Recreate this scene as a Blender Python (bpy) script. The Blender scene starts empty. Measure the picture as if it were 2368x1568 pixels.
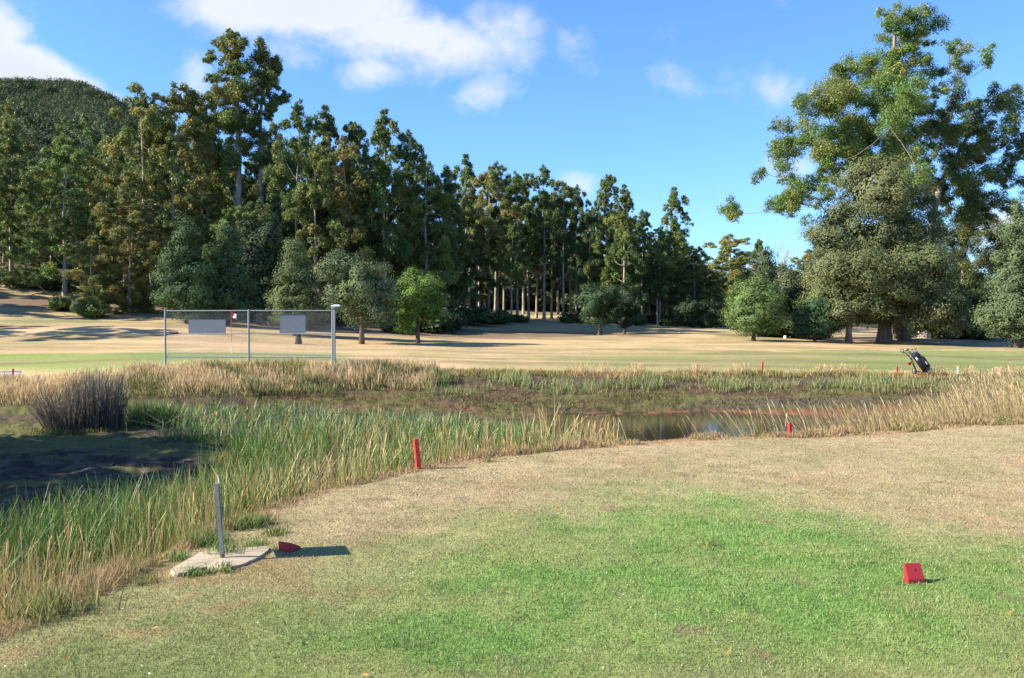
import bpy, math, random
import numpy as np
from mathutils import Vector, Matrix

# ------------------------------------------------------------------ camera, world, sun
sc = bpy.context.scene
C = sc.collection
R = math.radians
F, CX, HY, EYE = 2050.0, 1183.5, 760.0, 1.6        # focal length and horizon in survey units
SUN_EL, SUN_AZ = 31.5, 10.0                        # elevation; degrees behind due left

cd = bpy.data.cameras.new("camera")
cam = bpy.data.objects.new("camera", cd)
C.objects.link(cam)
cam.location = (0, 0, EYE)
cam.rotation_euler = (R(90) - math.atan(24 / F), 0, 0)
cd.sensor_width = 36.0
cd.lens = 36.0 * F / 2367.0
cd.clip_start, cd.clip_end = 0.1, 8000
sc.camera = cam

sd = Vector((-math.cos(R(SUN_AZ)) * math.cos(R(SUN_EL)), -math.sin(R(SUN_AZ)) * math.cos(R(SUN_EL)), math.sin(R(SUN_EL))))
sl = bpy.data.lights.new("sun", 'SUN')
sl.energy, sl.angle, sl.color = 5.0, R(0.55), (1.0, 0.90, 0.75)
so = bpy.data.objects.new("sun", sl)
C.objects.link(so)
so.rotation_euler = (-sd).to_track_quat('-Z', 'Y').to_euler()
so.location = (-40, -10, 40)

w = bpy.data.worlds.new("World")
sc.world = w
w.use_nodes = True
wn, wl = w.node_tree.nodes, w.node_tree.links
bg = wn['Background']
SKY_STR = 0.075
bg.inputs['Strength'].default_value = SKY_STR
sky = wn.new('ShaderNodeTexSky')
sky.sky_type = 'NISHITA'
sky.sun_disc = False
sky.sun_elevation = R(SUN_EL)
sky.sun_rotation = math.atan2(sd.x, sd.y)
sky.altitude, sky.air_density, sky.dust_density, sky.ozone_density = 100, 1.0, 0.35, 2.2


def wmath(op, a, b=None, c=None, clamp=False):
    n = wn.new('ShaderNodeMath')
    n.operation = op
    n.use_clamp = clamp
    for i, v in enumerate((a, b, c)):
        if v is None:
            continue
        if isinstance(v, (int, float)):
            n.inputs[i].default_value = v
        else:
            wl.new(v, n.inputs[i])
    return n.outputs[0]


def build_clouds():
    tc = wn.new('ShaderNodeTexCoord')
    sep = wn.new('ShaderNodeSeparateXYZ')
    wl.new(tc.outputs['Generated'], sep.inputs[0])
    yy = wmath('MAXIMUM', sep.outputs[1], 0.15)
    u = wmath('DIVIDE', sep.outputs[0], yy)
    v = wmath('DIVIDE', sep.outputs[2], yy)
    vec = wn.new('ShaderNodeCombineXYZ')
    wl.new(u, vec.inputs[0])
    wl.new(v, vec.inputs[1])

    def fbm(scale, rough, dist, sx=1.0, off=0.0):
        mp = wn.new('ShaderNodeMapping')
        mp.inputs['Scale'].default_value = (sx, 1, 1)
        mp.inputs['Location'].default_value = (off, off * 0.37, 0)
        wl.new(vec.outputs[0], mp.inputs[0])
        n = wn.new('ShaderNodeTexNoise')
        n.inputs['Scale'].default_value = scale
        n.inputs['Detail'].default_value = 9
        n.inputs['Roughness'].default_value = rough
        n.inputs['Distortion'].default_value = dist
        wl.new(mp.outputs[0], n.inputs['Vector'])
        return n.outputs['Fac']
    n1 = fbm(7.0, 0.56, 0.35, 0.8, 3.1)
    n2 = fbm(20.0, 0.60, 0.4, 1.0, 7.7)
    nz = wmath('ADD', wmath('MULTIPLY', n1, 0.65), wmath('MULTIPLY', n2, 0.35))
    # banks of cloud given by direction: (right, up, half width, half height, tilt, weight)
    banks = [(735, 30, 330, 90, 0.10, 1.05), (900, 80, 300, 80, 0.15, 1.0), (640, 100, 130, 60, 0.2, 0.55), (560, -40, 260, 60, 0.1, 1.0),
             (1150, 70, 110, 75, 0.6, 0.62),
             (60, 170, 235, 75, 0.42, 1.3), (-60, 100, 150, 120, 0.2, 1.2), (60, 20, 70, 45, 0.5, 0.45),
             (455, 190, 60, 60, 0.3, 0.62), (865, 158, 80, 38, -0.1, 0.62), (1135, 215, 75, 45, -0.3, 0.55),
             (1345, 135, 65, 60, 0.8, 0.52), (1560, 190, 90, 55, 0.3, 0.55), (1660, 205, 70, 50, 0.2, 0.42),
             (1525, 85, 60, 45, 0.0, 0.36), (1790, 215, 60, 45, 0.0, 0.42), (1830, 395, 80, 45, 0.1, 0.62),
             (1335, 430, 60, 55, 0.3, 0.45), (1650, 480, 110, 70, 0.0, 0.28), (1810, 0, 90, 30, 0.0, 0.30), (2330, 520, 130, 60, 0.0, 0.75),
             (1640, 435, 100, 18, -0.1, 0.30), (2280, 575, 60, 40, 0.0, 0.5), (230, 20, 90, 40, 0.3, 0.35)]
    banks = [(q[0], q[1], q[2] * 1.35, q[3] * 1.3, q[4], q[5] * 1.06) if q[5] < .66 else q for q in banks]
    tot = None
    for (px, py, a, b, tilt, wt) in banks:
        cu, cv, a, b = (px - CX) / F, (HY - py) / F, a / F, b / F
        du, dv = wmath('SUBTRACT', u, cu), wmath('SUBTRACT', v, cv)
        ct, st = math.cos(tilt), -math.sin(tilt)
        p = wmath('ADD', wmath('MULTIPLY', du, ct / a), wmath('MULTIPLY', dv, st / a))
        q = wmath('ADD', wmath('MULTIPLY', du, -st / b), wmath('MULTIPLY', dv, ct / b))
        d2 = wmath('ADD', wmath('MULTIPLY', p, p), wmath('MULTIPLY', q, q))
        m = wmath('MULTIPLY', wmath('EXPONENT', wmath('MULTIPLY', d2, -0.85)), wt)
        tot = m if tot is None else wmath('MAXIMUM', tot, m)
    dens = wmath('ADD', tot, wmath('MULTIPLY', wmath('SUBTRACT', nz, 0.5), 1.9))
    ramp = wn.new('ShaderNodeMapRange')
    ramp.interpolation_type = 'SMOOTHSTEP'
    ramp.inputs['From Min'].default_value = 0.30
    ramp.inputs['From Max'].default_value = 0.86
    wl.new(dens, ramp.inputs['Value'])
    front = wn.new('ShaderNodeMapRange')
    front.inputs['From Min'].default_value = 0.15
    front.inputs['From Max'].default_value = 0.3
    wl.new(sep.outputs[1], front.inputs['Value'])
    mask = wmath('MULTIPLY', wmath('MULTIPLY', ramp.outputs[0], front.outputs[0]), 0.93)
    # thick bases a little greyer than the lit edges
    grey = wn.new('ShaderNodeMapRange')
    grey.inputs['From Min'].default_value = 0.75
    grey.inputs['From Max'].default_value = 1.35
    wl.new(dens, grey.inputs['Value'])
    cm = wn.new('ShaderNodeMix')
    cm.data_type = 'RGBA'
    k = 0.345 / SKY_STR
    cm.inputs[6].default_value = (k * 0.96, k * 1.0, k * 1.05, 1)
    cm.inputs[7].default_value = (k * 0.88, k * 0.92, k * 1.0, 1)
    wl.new(grey.outputs[0], cm.inputs[0])
    hs = wn.new('ShaderNodeMix')
    hs.data_type = 'RGBA'
    hs.blend_type = 'MULTIPLY'
    hs.inputs[0].default_value = 1.0
    hs.inputs[7].default_value = SKY_TINT
    wl.new(sky.outputs[0], hs.inputs[6])
    mx = wn.new('ShaderNodeMix')
    mx.data_type = 'RGBA'
    wl.new(mask, mx.inputs[0])
    wl.new(hs.outputs[2], mx.inputs[6])
    wl.new(cm.outputs[2], mx.inputs[7])
    wl.new(mx.outputs[2], bg.inputs['Color'])


SKY_TINT = (0.64, .95, 1.40, 1)
build_clouds()

sc.render.engine = 'CYCLES'
sc.cycles.max_bounces = 6
sc.cycles.diffuse_bounces = 3
sc.cycles.glossy_bounces = 2
sc.cycles.transmission_bounces = 3
sc.cycles.transparent_max_bounces = 4
sc.cycles.caustics_reflective = False
sc.cycles.caustics_refractive = False
vs = sc.view_settings
vs.view_transform, vs.look, vs.gamma, vs.use_curve_mapping = 'Standard', 'None', 1.0, False
vs.exposure = 1.5

rng = np.random.default_rng(11)
random.seed(5)


# ------------------------------------------------------------------ noise and mapping helpers
def hash2(ix, iy, s):
    h = (ix.astype(np.int64) * 374761393 + iy.astype(np.int64) * 668265263 + s * 974634777) & 0xFFFFFFFF
    h = ((h ^ (h >> 13)) * 1274126177) & 0xFFFFFFFF
    return ((h ^ (h >> 16)) & 0xFFFFFF) / float(0xFFFFFF)


def vnoise(x, y, s=0):
    ix, iy = np.floor(x), np.floor(y)
    fx, fy = x - ix, y - iy
    fx, fy = fx * fx * (3 - 2 * fx), fy * fy * (3 - 2 * fy)
    a, b = hash2(ix, iy, s), hash2(ix + 1, iy, s)
    c, d = hash2(ix, iy + 1, s), hash2(ix + 1, iy + 1, s)
    return (a * (1 - fx) + b * fx) * (1 - fy) + (c * (1 - fx) + d * fx) * fy


def fbm(x, y, s=0, o=4):
    t, a, n = 0, 0.5, 0
    for i in range(o):
        t = t + a * vnoise(x, y, s + i * 17)
        n += a
        x, y, a = x * 2.03 + 11.3, y * 2.03 + 5.1, a * 0.5
    return t / n


def sstep(a, b, x):
    t = np.clip((x - a) / (b - a), 0, 1)
    return t * t * (3 - 2 * t)


def lerp(a, b, t):
    return a + (b - a) * t


def mixc(c, col, m):
    return c + (np.asarray(col) - c) * m[:, None]


# feature lines of the land: near, tee, tee lip, slope foot, pond floor, far shore, far bank middle, far bank top,
# fairway, mid fairway, tree line, behind, far; one row of (distance, height) per bearing
LAND_PX = np.array([-900., 0, 400, 800, 1200, 1600, 2000, 2367, 3300])
LAND_D = np.array([
    [1., 3.2, 4.6, 6.3, 14., 26.5, 28.5, 30., 37., 58., 75., 103., 170.],
    [1., 3.4, 4.9, 6.6, 14., 26.5, 28.5, 30., 37., 58., 75., 103., 170.],
    [1., 4.8, 6.5, 8.2, 16., 27.5, 29.3, 31., 38., 56., 80., 105., 170.],
    [1., 7.2, 9.2, 11.1, 19., 29., 31.0, 33.5, 42., 60., 82., 108., 170.],
    [1., 9.3, 11.6, 13.6, 20., 28.7, 32., 36., 44., 64., 90., 118., 170.],
    [1., 10.5, 13.0, 15.6, 22., 29.7, 33., 36.5, 48., 70., 95., 120., 170.],
    [1., 11., 13.7, 16.8, 22., 29., 33.5, 37.5, 50., 72., 92., 120., 170.],
    [1., 12., 15.3, 18., 24., 30., 34., 37., 52., 72., 92., 120., 170.],
    [1., 12., 15.5, 18., 24., 30., 34., 37., 52., 72., 92., 120., 170.]])
LAND_Z = np.array([
    [0, 0, -.04, -.80, -.97, -1.0, -.60, -.20, -.12, .55, 2.3, 7.4, 20.],
    [0, 0, -.04, -.80, -.97, -1.0, -.60, -.20, -.12, .55, 2.3, 7.4, 20.],
    [0, 0, -.02, -.78, -.95, -.90, -.35, .15, .18, .55, 2.4, 5.0, 15.],
    [0, 0, -.02, -.78, -.96, -.92, -.66, -.02, .10, .42, 1.35, 3.4, 9.],
    [0, 0, -.02, -.80, -1.15, -1.18, -.80, -.20, -.12, .2, .85, 2.7, 6.],
    [0, 0, -.02, -.85, -1.95, -1.20, -.78, -.30, -.16, .23, 1.0, 2.0, 4.],
    [0, 0, -.02, -.65, -1.80, -1.05, -.70, -.36, -.23, .08, .52, .9, 1.8],
    [0, 0, -.02, -.28, -.58, -.62, -.55, -.40, -.30, .0, .3, .6, 1.0],
    [0, 0, -.02, -.2, -.4, -.5, -.5, -.40, -.30, .0, .3, .6, 1.0]])
WATER_Z = -1.20


def smooth_interp(px, col):
    # smoothstep-free cubic (Catmull-Rom) across bearings
    i = np.clip(np.searchsorted(LAND_PX, px) - 1, 0, len(LAND_PX) - 2)
    t = (px - LAND_PX[i]) / (LAND_PX[i + 1] - LAND_PX[i])
    p1, p2 = col[i], col[i + 1]
    m1 = (p2 - col[np.maximum(i - 1, 0)]) * 0.5
    m2 = (col[np.minimum(i + 2, len(col) - 1)] - p1) * 0.5
    t2, t3 = t * t, t * t * t
    return (2 * t3 - 3 * t2 + 1) * p1 + (t3 - 2 * t2 + t) * m1 + (-2 * t3 + 3 * t2) * p2 + (t3 - t2) * m2


def land(x, y):
    """height z, feature coordinate k, bearing px for world points"""
    x, y = np.asarray(x, float), np.asarray(y, float)
    D = np.maximum(y, 0.6)
    px = np.clip(CX + F * x / np.maximum(D, 1.0), -900, 3300)
    K = LAND_D.shape[1]
    z = np.zeros_like(D)
    k = np.zeros_like(D)
    d0, z0 = smooth_interp(px, LAND_D[:, 0]), smooth_interp(px, LAND_Z[:, 0])
    for j in range(1, K):
        d1, z1 = smooth_interp(px, LAND_D[:, j]), smooth_interp(px, LAND_Z[:, j])
        m = D >= d0
        t = np.clip((D - d0) / np.maximum(d1 - d0, 0.05), 0, 1)
        ts = t * t * (3 - 2 * t) * 0.45 + t * 0.55
        z = np.where(m, z0 + (z1 - z0) * ts, z)
        k = np.where(m, j - 1 + t, k)
        d0, z0 = d1, z1
    # roughness: fine on the lawn, lumpy in the pond and on its banks
    pond = sstep(2.1, 2.9, k) * (1 - sstep(7.0, 7.6, k))
    z = z + pond * ((fbm(x * 1.1, y * 1.1, 3) - 0.5) * 0.14 + (fbm(x * 4.2, y * 4.2, 9, 4) - 0.5) * 0.15)
    far = sstep(7.2, 8.0, k)
    z = z + far * (fbm(x * 0.09, y * 0.09, 5, 3) - 0.5) * 0.55 * sstep(30, 60, D)
    z = z + (1 - pond) * (1 - far) * (fbm(x * 1.3, y * 1.3, 21, 3) - 0.5) * 0.035
    return z, k, px


def zat(x, y):
    return float(land(np.array([x]), np.array([y]))[0][0])


def at(px, D):
    """ground point on bearing px at distance D"""
    x = (px - CX) / F * D
    return Vector((x, D, zat(x, D)))


def pt(px, py, D):
    return Vector(((px - CX) / F * D, D, EYE + (HY - py) / F * D))


def g0(px, py, z=0.0):
    D = (EYE - z) * F / (py - HY)
    return ((px - CX) / F * D, D)


def poly_sd(x, y, poly):
    """signed distance, positive inside"""
    P = np.asarray(poly, float)
    d = np.full(x.shape, 1e9)
    inside = np.zeros(x.shape, bool)
    for i in range(len(P)):
        a, b = P[i], P[(i + 1) % len(P)]
        e = b - a
        t = np.clip(((x - a[0]) * e[0] + (y - a[1]) * e[1]) / (e @ e), 0, 1)
        d = np.minimum(d, np.hypot(x - a[0] - t * e[0], y - a[1] - t * e[1]))
        if a[1] != b[1]:
            c = ((a[1] > y) != (b[1] > y)) & (x < (b[0] - a[0]) * (y - a[1]) / (b[1] - a[1]) + a[0])
            inside ^= c
    return np.where(inside, d, -d)


TEE_GREEN = [g0(*p) for p in [(1460, 1165), (1600, 1132), (1800, 1140), (1980, 1185), (2160, 1245), (2480, 1310), (2560, 1640), (250, 1700), (420, 1560),
                              (700, 1430), (920, 1320), (1120, 1235), (1300, 1195)]]
STRAW, OLIVE, GREEN = (.340, .272, .150), (.240, .218, .098), (.115, .195, .046)


def ground_color(x, y, z, k, px):
    n = len(x)
    f1, f2, f3 = fbm(x * .8, y * .8, 31), fbm(x * 3.1, y * 3.1, 37), fbm(x * .22, y * .22, 41)
    # tee lawn: dry grass with a green watered patch
    sdg = poly_sd(x, y, TEE_GREEN)
    gm = sstep(-1.2, 1.2, sdg + (f1 - .5) * 1.2 + (f2 - .5) * .6)
    left_dry = sstep(-1.2, -3.2, x + (f1 - .5) * 2)
    dry = lerp(np.array(STRAW), np.array(OLIVE), np.clip(sstep(.40, .62, f2 * .5 + f1 * .5) * .7 + left_dry * .35, 0, 1)[:, None])
    redd = sstep(.55, .72, fbm(x * 1.3, y * 1.3, 77)) * .4
    dry = mixc(dry, (.30, .205, .11), redd)
    oline = sstep(7.5, 4.5, y + (f1 - .5) * 3) * .75
    dry = mixc(dry, (.205, .215, .082), oline)
    dry = mixc(dry, (.25, .175, .085), sstep(.54, .66, fbm(x * 1.9, y * 2.6, 80)) * .7 * sstep(8, 5.5, y) * sstep(.5, -1.0, x))
    dry = mixc(dry, (.15, .20, .06), sstep(.55, .7, fbm(x * 1.6, y * 1.6, 79)) * .6 * sstep(9, 6, y))
    gcol = lerp(np.array((.180, .252, .072)), np.array((.138, .245, .058)), sstep(.30, .72, f2)[:, None])
    gcol = mixc(gcol, (.215, .225, .085), sstep(.56, .76, f1) * .45)
    gcol = mixc(gcol, (.25, .215, .10), sstep(4.6, 3.5, y) * sstep(.40, .62, fbm(x * 1.1, y * 1.1, 91)) * .8)
    col = lerp(dry, gcol, gm[:, None])
    scuff = sstep(.76, .86, fbm(x * 2.3, y * 2.3, 59)) * .7
    col = mixc(col, (.20, .15, .085), scuff)
    # slope into the pond
    rim = sstep(1.75, 1.98, k + (f2 - .5) * .25)
    col = mixc(col, (.33, .225, .125), rim * .9)
    slope = sstep(2.15, 2.7, k)
    col = mixc(col, (.14, .105, .06), slope)
    # pond floor: dark mud, moss, brown weed
    fl = sstep(2.7, 3.2, k)
    mud = lerp(np.array((.036, .030, .020)), np.array((.095, .078, .054)), sstep(.42, .7, fbm(x * 5, y * 5, 66))[:, None])
    moss = sstep(.40, .55, fbm(x * .55, y * 1.1, 63))
    mud = mixc(mud, (.105, .105, .032), moss * .8)
    col = lerp(col, mud, fl[:, None])
    sh = sstep(4.6, 5.05, k)
    bank = lerp(np.array((.105, .068, .036)), np.array((.098, .098, .030)), sstep(.42, .58, fbm(x * .7, y * 1.6, 71))[:, None])
    bank = mixc(bank, (.068, .052, .036), sstep(.55, .66, fbm(x * .5, y * 2.2, 73)) * .8)
    col = lerp(col, bank, sh[:, None])
    shore = sstep(4.75, 4.98, k) * sstep(5.16, 5.0, k) * sstep(1150, 1500, px)
    col = mixc(col, (.17, .075, .035), shore * .8)
    mudline = sstep(5.05, 5.2, k) * sstep(5.75, 5.5, k + (f2 - .5) * .3) * sstep(1500, 1750, px)
    col = mixc(col, (.075, .064, .052), mudline * .7)
    cut = sstep(6.25, 6.45, k + (f2 - .5) * .3) * sstep(6.9, 6.65, k) * sstep(900, 1250, px)
    col = mixc(col, (.085, .066, .052), cut * .85)
    # far fairway
    fw = sstep(6.75, 7.0, k)
    fair = lerp(np.array((.40, .285, .155)), np.array((.305, .24, .115)), sstep(.4, .62, f3 * .6 + f1 * .4)[:, None])
    py = HY + F * (EYE - z) / np.maximum(y, 1)
    wob = (f3 - .5) * 26 + (f1 - .5) * 10
    gr = sstep(802, 822, py + wob) * sstep(868, 852, py + wob * .4) * sstep(1050, 1500, px + wob * 8)
    fair = mixc(fair, (.145, .185, .058), gr * (.50 + .35 * sstep(1500, 2100, px)))
    gl = sstep(812, 820, py + wob * .3) * sstep(872, 850, py + (300 - px) * .02) * sstep(760, 250, px + wob * 5)
    fair = mixc(fair, (.150, .215, .05), gl * .9)
    pg = sstep(813, 818, py) * sstep(842, 832, py + wob * .3) * sstep(260, 340, px) * sstep(840, 740, px + wob * 3)
    fair = mixc(fair, (.135, .20, .07), pg * .7)
    band = sstep(828, 832, py + wob * .3) * sstep(846, 842, py + wob * .3) * sstep(420, 250, px)
    fair = mixc(fair, (.215, .185, .08), band * .6)
    fair = mixc(fair, (.34, .235, .13), sstep(7.6, 7.05, k) * .6 * sstep(900, 500, px))
    st = fbm(x * .045 + y * .01, y * .42, 111, 3)
    fair = fair * (.84 + .32 * sstep(.3, .7, st))[:, None]
    fair = mixc(fair, (.25, .19, .10), sstep(.60, .72, fbm(x * .12, y * .5, 113)) * .45)
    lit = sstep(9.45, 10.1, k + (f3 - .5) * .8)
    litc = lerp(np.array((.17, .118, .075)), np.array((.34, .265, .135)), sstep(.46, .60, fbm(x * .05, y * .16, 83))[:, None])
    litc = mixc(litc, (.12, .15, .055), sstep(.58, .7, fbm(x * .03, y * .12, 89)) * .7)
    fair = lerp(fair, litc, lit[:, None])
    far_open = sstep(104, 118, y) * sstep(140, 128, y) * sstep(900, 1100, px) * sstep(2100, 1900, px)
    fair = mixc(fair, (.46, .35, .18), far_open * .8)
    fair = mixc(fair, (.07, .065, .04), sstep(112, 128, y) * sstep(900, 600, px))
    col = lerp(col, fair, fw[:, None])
    behind = y < 2.0
    col = np.where(behind[:, None], np.array((.17, .165, .07)), col)
    jit = .86 + .28 * fbm(x * 9, y * 9, 97, 2)
    return np.clip(col * jit[:, None], 0, 1)


# ------------------------------------------------------------------ mesh helpers
def mesh_quads(name, V, Q, col=None, smooth=False):
    """V (n,3), Q (m,4) with -1 in the last place for triangles not used"""
    me = bpy.data.meshes.new(name)
    V = np.ascontiguousarray(V, np.float32)
    Q = np.ascontiguousarray(Q, np.int32)
    me.vertices.add(len(V))
    me.vertices.foreach_set('co', V.ravel())
    me.loops.add(Q.size)
    me.loops.foreach_set('vertex_index', Q.ravel())
    me.polygons.add(len(Q))
    me.polygons.foreach_set('loop_start', np.arange(0, Q.size, Q.shape[1], dtype=np.int32))
    if smooth:
        me.polygons.foreach_set('use_smooth', np.ones(len(Q), bool))
    me.update(calc_edges=True)
    if col is not None:
        a = me.color_attributes.new('col', 'FLOAT_COLOR', 'POINT')
        c = np.ones((len(V), 4), np.float32)
        c[:, :3] = col
        a.data.foreach_set('color', c.ravel())
    return me


def link(name, me, mat, parent=None):
    o = bpy.data.objects.new(name, me)
    C.objects.link(o)
    if mat is not None and len(me.materials) == 0:
        for m in (mat if isinstance(mat, (list, tuple)) else [mat]):
            me.materials.append(m)
    if parent is not None:
        o.parent = parent
    return o


def tag(o, label=None, cat=None, group=None, kind=None):
    if label:
        o['label'] = label
    if cat:
        o['category'] = cat
    if group:
        o['group'] = group
    if kind:
        o['kind'] = kind
    return o


def thing(name, label, cat, loc=(0, 0, 0), rz=0.0, group=None):
    o = bpy.data.objects.new(name, None)
    C.objects.link(o)
    o.location = loc
    o.rotation_euler = (0, 0, rz)
    o.empty_display_size = 0.2
    return tag(o, label, cat, group)


class MB:
    """collects simple shapes into one mesh"""

    def __init__(self):
        self.v, self.f, self.m, self.sm = [], [], [], []

    def add(self, verts, faces, mi=0, smooth=False):
        b = len(self.v)
        self.v += [tuple(v) for v in verts]
        for f in faces:
            self.f.append([b + i for i in f])
            self.m.append(mi)
            self.sm.append(smooth)
        return self

    def box(self, c, s, rot=None, mi=0, bev=0.0):
        c, hx, hy, hz = Vector(c), s[0] / 2, s[1] / 2, s[2] / 2
        if bev <= 0:
            vs_ = [Vector((x, y, z)) for x in (-hx, hx) for y in (-hy, hy) for z in (-hz, hz)]
            fs = [(0, 1, 3, 2), (4, 6, 7, 5), (0, 4, 5, 1), (2, 3, 7, 6), (0, 2, 6, 4), (1, 5, 7, 3)]
        else:
            import bmesh
            bm = bmesh.new()
            bmesh.ops.create_cube(bm, size=1)
            for v in bm.verts:
                v.co = Vector((v.co.x * s[0], v.co.y * s[1], v.co.z * s[2]))
            bmesh.ops.bevel(bm, geom=bm.edges[:], offset=bev, segments=2, affect='EDGES', profile=0.5)
            bm.verts.index_update()
            vs_ = [v.co.copy() for v in bm.verts]
            fs = [[v.index for v in f.verts] for f in bm.faces]
            bm.free()
        M = rot if rot is not None else Matrix.Identity(3)
        return self.add([c + M @ v for v in vs_], fs, mi)

    def tube(self, pts, rad, n=8, mi=0, caps=True, smooth=True):
        pts = [Vector(p) for p in pts]
        if not isinstance(rad, (list, tuple)):
            rad = [rad] * len(pts)
        vs_, up = [], None
        for i, p in enumerate(pts):
            t = (pts[min(i + 1, len(pts) - 1)] - pts[max(i - 1, 0)]).normalized()
            if up is None:
                up = t.orthogonal().normalized()
            up = (up - t * up.dot(t))
            up = up.normalized() if up.length > 1e-6 else t.orthogonal().normalized()
            s = t.cross(up)
            for j in range(n):
                a = 2 * math.pi * j / n
                vs_.append(p + (up * math.cos(a) + s * math.sin(a)) * rad[i])
        fs = [(i * n + j, i * n + (j + 1) % n, (i + 1) * n + (j + 1) % n, (i + 1) * n + j) for i in range(len(pts) - 1) for j in range(n)]
        self.add(vs_, fs, mi, smooth)
        if caps:
            self.add(vs_[:n], [list(range(n))[::-1]], mi)
            self.add(vs_[-n:], [list(range(n))], mi)
        return self

    def ring(self, c, r, tr, axis='Y', n=28, m=7, sx=1.0, sz=1.0, rot=None, mi=0):
        pts = []
        for i in range(n):
            a = 2 * math.pi * i / n
            d = Vector((math.cos(a) * sx, 0, math.sin(a) * sz)) if axis == 'Y' else Vector((0, math.cos(a), math.sin(a)))
            for j in range(m):
                b = 2 * math.pi * j / m
                o = d.normalized() * math.cos(b) * tr + (Vector((0, 1, 0)) if axis == 'Y' else Vector((1, 0, 0))) * math.sin(b) * tr
                q = d * r + o
                pts.append(Vector(c) + (rot @ q if rot is not None else q))
        fs = [(i * m + j, ((i + 1) % n) * m + j, ((i + 1) % n) * m + (j + 1) % m, i * m + (j + 1) % m) for i in range(n) for j in range(m)]
        return self.add(pts, fs, mi, True)

    def ell(self, c, r, n=12, m=8, rot=None, mi=0):
        vs_ = []
        for i in range(m + 1):
            t = math.pi * i / m
            for j in range(n):
                a = 2 * math.pi * j / n
                q = Vector((math.sin(t) * math.cos(a) * r[0], math.sin(t) * math.sin(a) * r[1], math.cos(t) * r[2]))
                vs_.append(Vector(c) + (rot @ q if rot is not None else q))
        fs = [(i * n + j, (i + 1) * n + j, (i + 1) * n + (j + 1) % n, i * n + (j + 1) % n) for i in range(m) for j in range(n)]
        return self.add(vs_, fs, mi, True)

    def build(self, name, mat, parent=None):
        me = bpy.data.meshes.new(name)
        me.from_pydata(self.v, [], self.f)
        me.polygons.foreach_set('use_smooth', self.sm)
        me.polygons.foreach_set('material_index', self.m)
        me.update()
        return link(name, me, mat, parent)


# ------------------------------------------------------------------ materials
def mat_base(name):
    m = bpy.data.materials.new(name)
    m.use_nodes = True
    return m, m.node_tree.nodes, m.node_tree.links, m.node_tree.nodes['Principled BSDF']


def mat_plain(name, col, rough=0.6, metal=0.0, var=0.12, scale=30.0, bump=0.0, spec=0.5, col2=None, dirt=None):
    m, n, l, p = mat_base(name)
    tc = n.new('ShaderNodeTexCoord')
    nz = n.new('ShaderNodeTexNoise')
    nz.inputs['Scale'].default_value = scale
    nz.inputs['Detail'].default_value = 6
    l.new(tc.outputs['Object'], nz.inputs['Vector'])
    r = n.new('ShaderNodeValToRGB')
    r.color_ramp.elements[0].position, r.color_ramp.elements[1].position = 0.3, 0.72
    c2 = col2 or tuple(min(1, c * (1 + var)) for c in col)
    r.color_ramp.elements[0].color = (*[c * (1 - var) for c in col], 1)
    r.color_ramp.elements[1].color = (*c2, 1)
    l.new(nz.outputs['Fac'], r.inputs[0])
    l.new(r.outputs[0], p.inputs['Base Color'])
    p.inputs['Roughness'].default_value = rough
    p.inputs['Metallic'].default_value = metal
    p.inputs['Specular IOR Level'].default_value = spec
    if bump:
        b = n.new('ShaderNodeBump')
        b.inputs['Strength'].default_value = bump
        b.inputs['Distance'].default_value = 0.02
        l.new(nz.outputs['Fac'], b.inputs['Height'])
        l.new(b.outputs[0], p.inputs['Normal'])
    return m


def mat_leaf(name, trans=0.28, rough=0.5, spec=0.35, hue=0.03, val=0.25, gain=1.0):
    """colour comes from the mesh, varied a little from plant to plant"""
    m, n, l, p = mat_base(name)
    a = n.new('ShaderNodeAttribute')
    a.attribute_name = 'col'
    oi = n.new('ShaderNodeObjectInfo')
    hs = n.new('ShaderNodeHueSaturation')
    mh = n.new('ShaderNodeMapRange')
    mh.inputs['To Min'].default_value, mh.inputs['To Max'].default_value = 0.5 - hue, 0.5 + hue
    mv = n.new('ShaderNodeMapRange')
    mv.inputs['To Min'].default_value, mv.inputs['To Max'].default_value = gain - val, gain + val
    l.new(oi.outputs['Random'], mh.inputs['Value'])
    w1 = n.new('ShaderNodeMath')
    w1.operation = 'MULTIPLY'
    w1.inputs[1].default_value = 7.31
    w2 = n.new('ShaderNodeMath')
    w2.operation = 'FRACT'
    l.new(oi.outputs['Random'], w1.inputs[0])
    l.new(w1.outputs[0], w2.inputs[0])
    l.new(w2.outputs[0], mv.inputs['Value'])
    l.new(mh.outputs[0], hs.inputs['Hue'])
    l.new(mv.outputs[0], hs.inputs['Value'])
    l.new(a.outputs['Color'], hs.inputs['Color'])
    l.new(hs.outputs[0], p.inputs['Base Color'])
    p.inputs['Roughness'].default_value = rough
    p.inputs['Specular IOR Level'].default_value = spec
    t = n.new('ShaderNodeBsdfTranslucent')
    l.new(hs.outputs[0], t.inputs['Color'])
    mx = n.new('ShaderNodeMixShader')
    mx.inputs[0].default_value = trans
    l.new(p.outputs[0], mx.inputs[1])
    l.new(t.outputs[0], mx.inputs[2])
    l.new(mx.outputs[0], n['Material Output'].inputs['Surface'])
    return m


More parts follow.
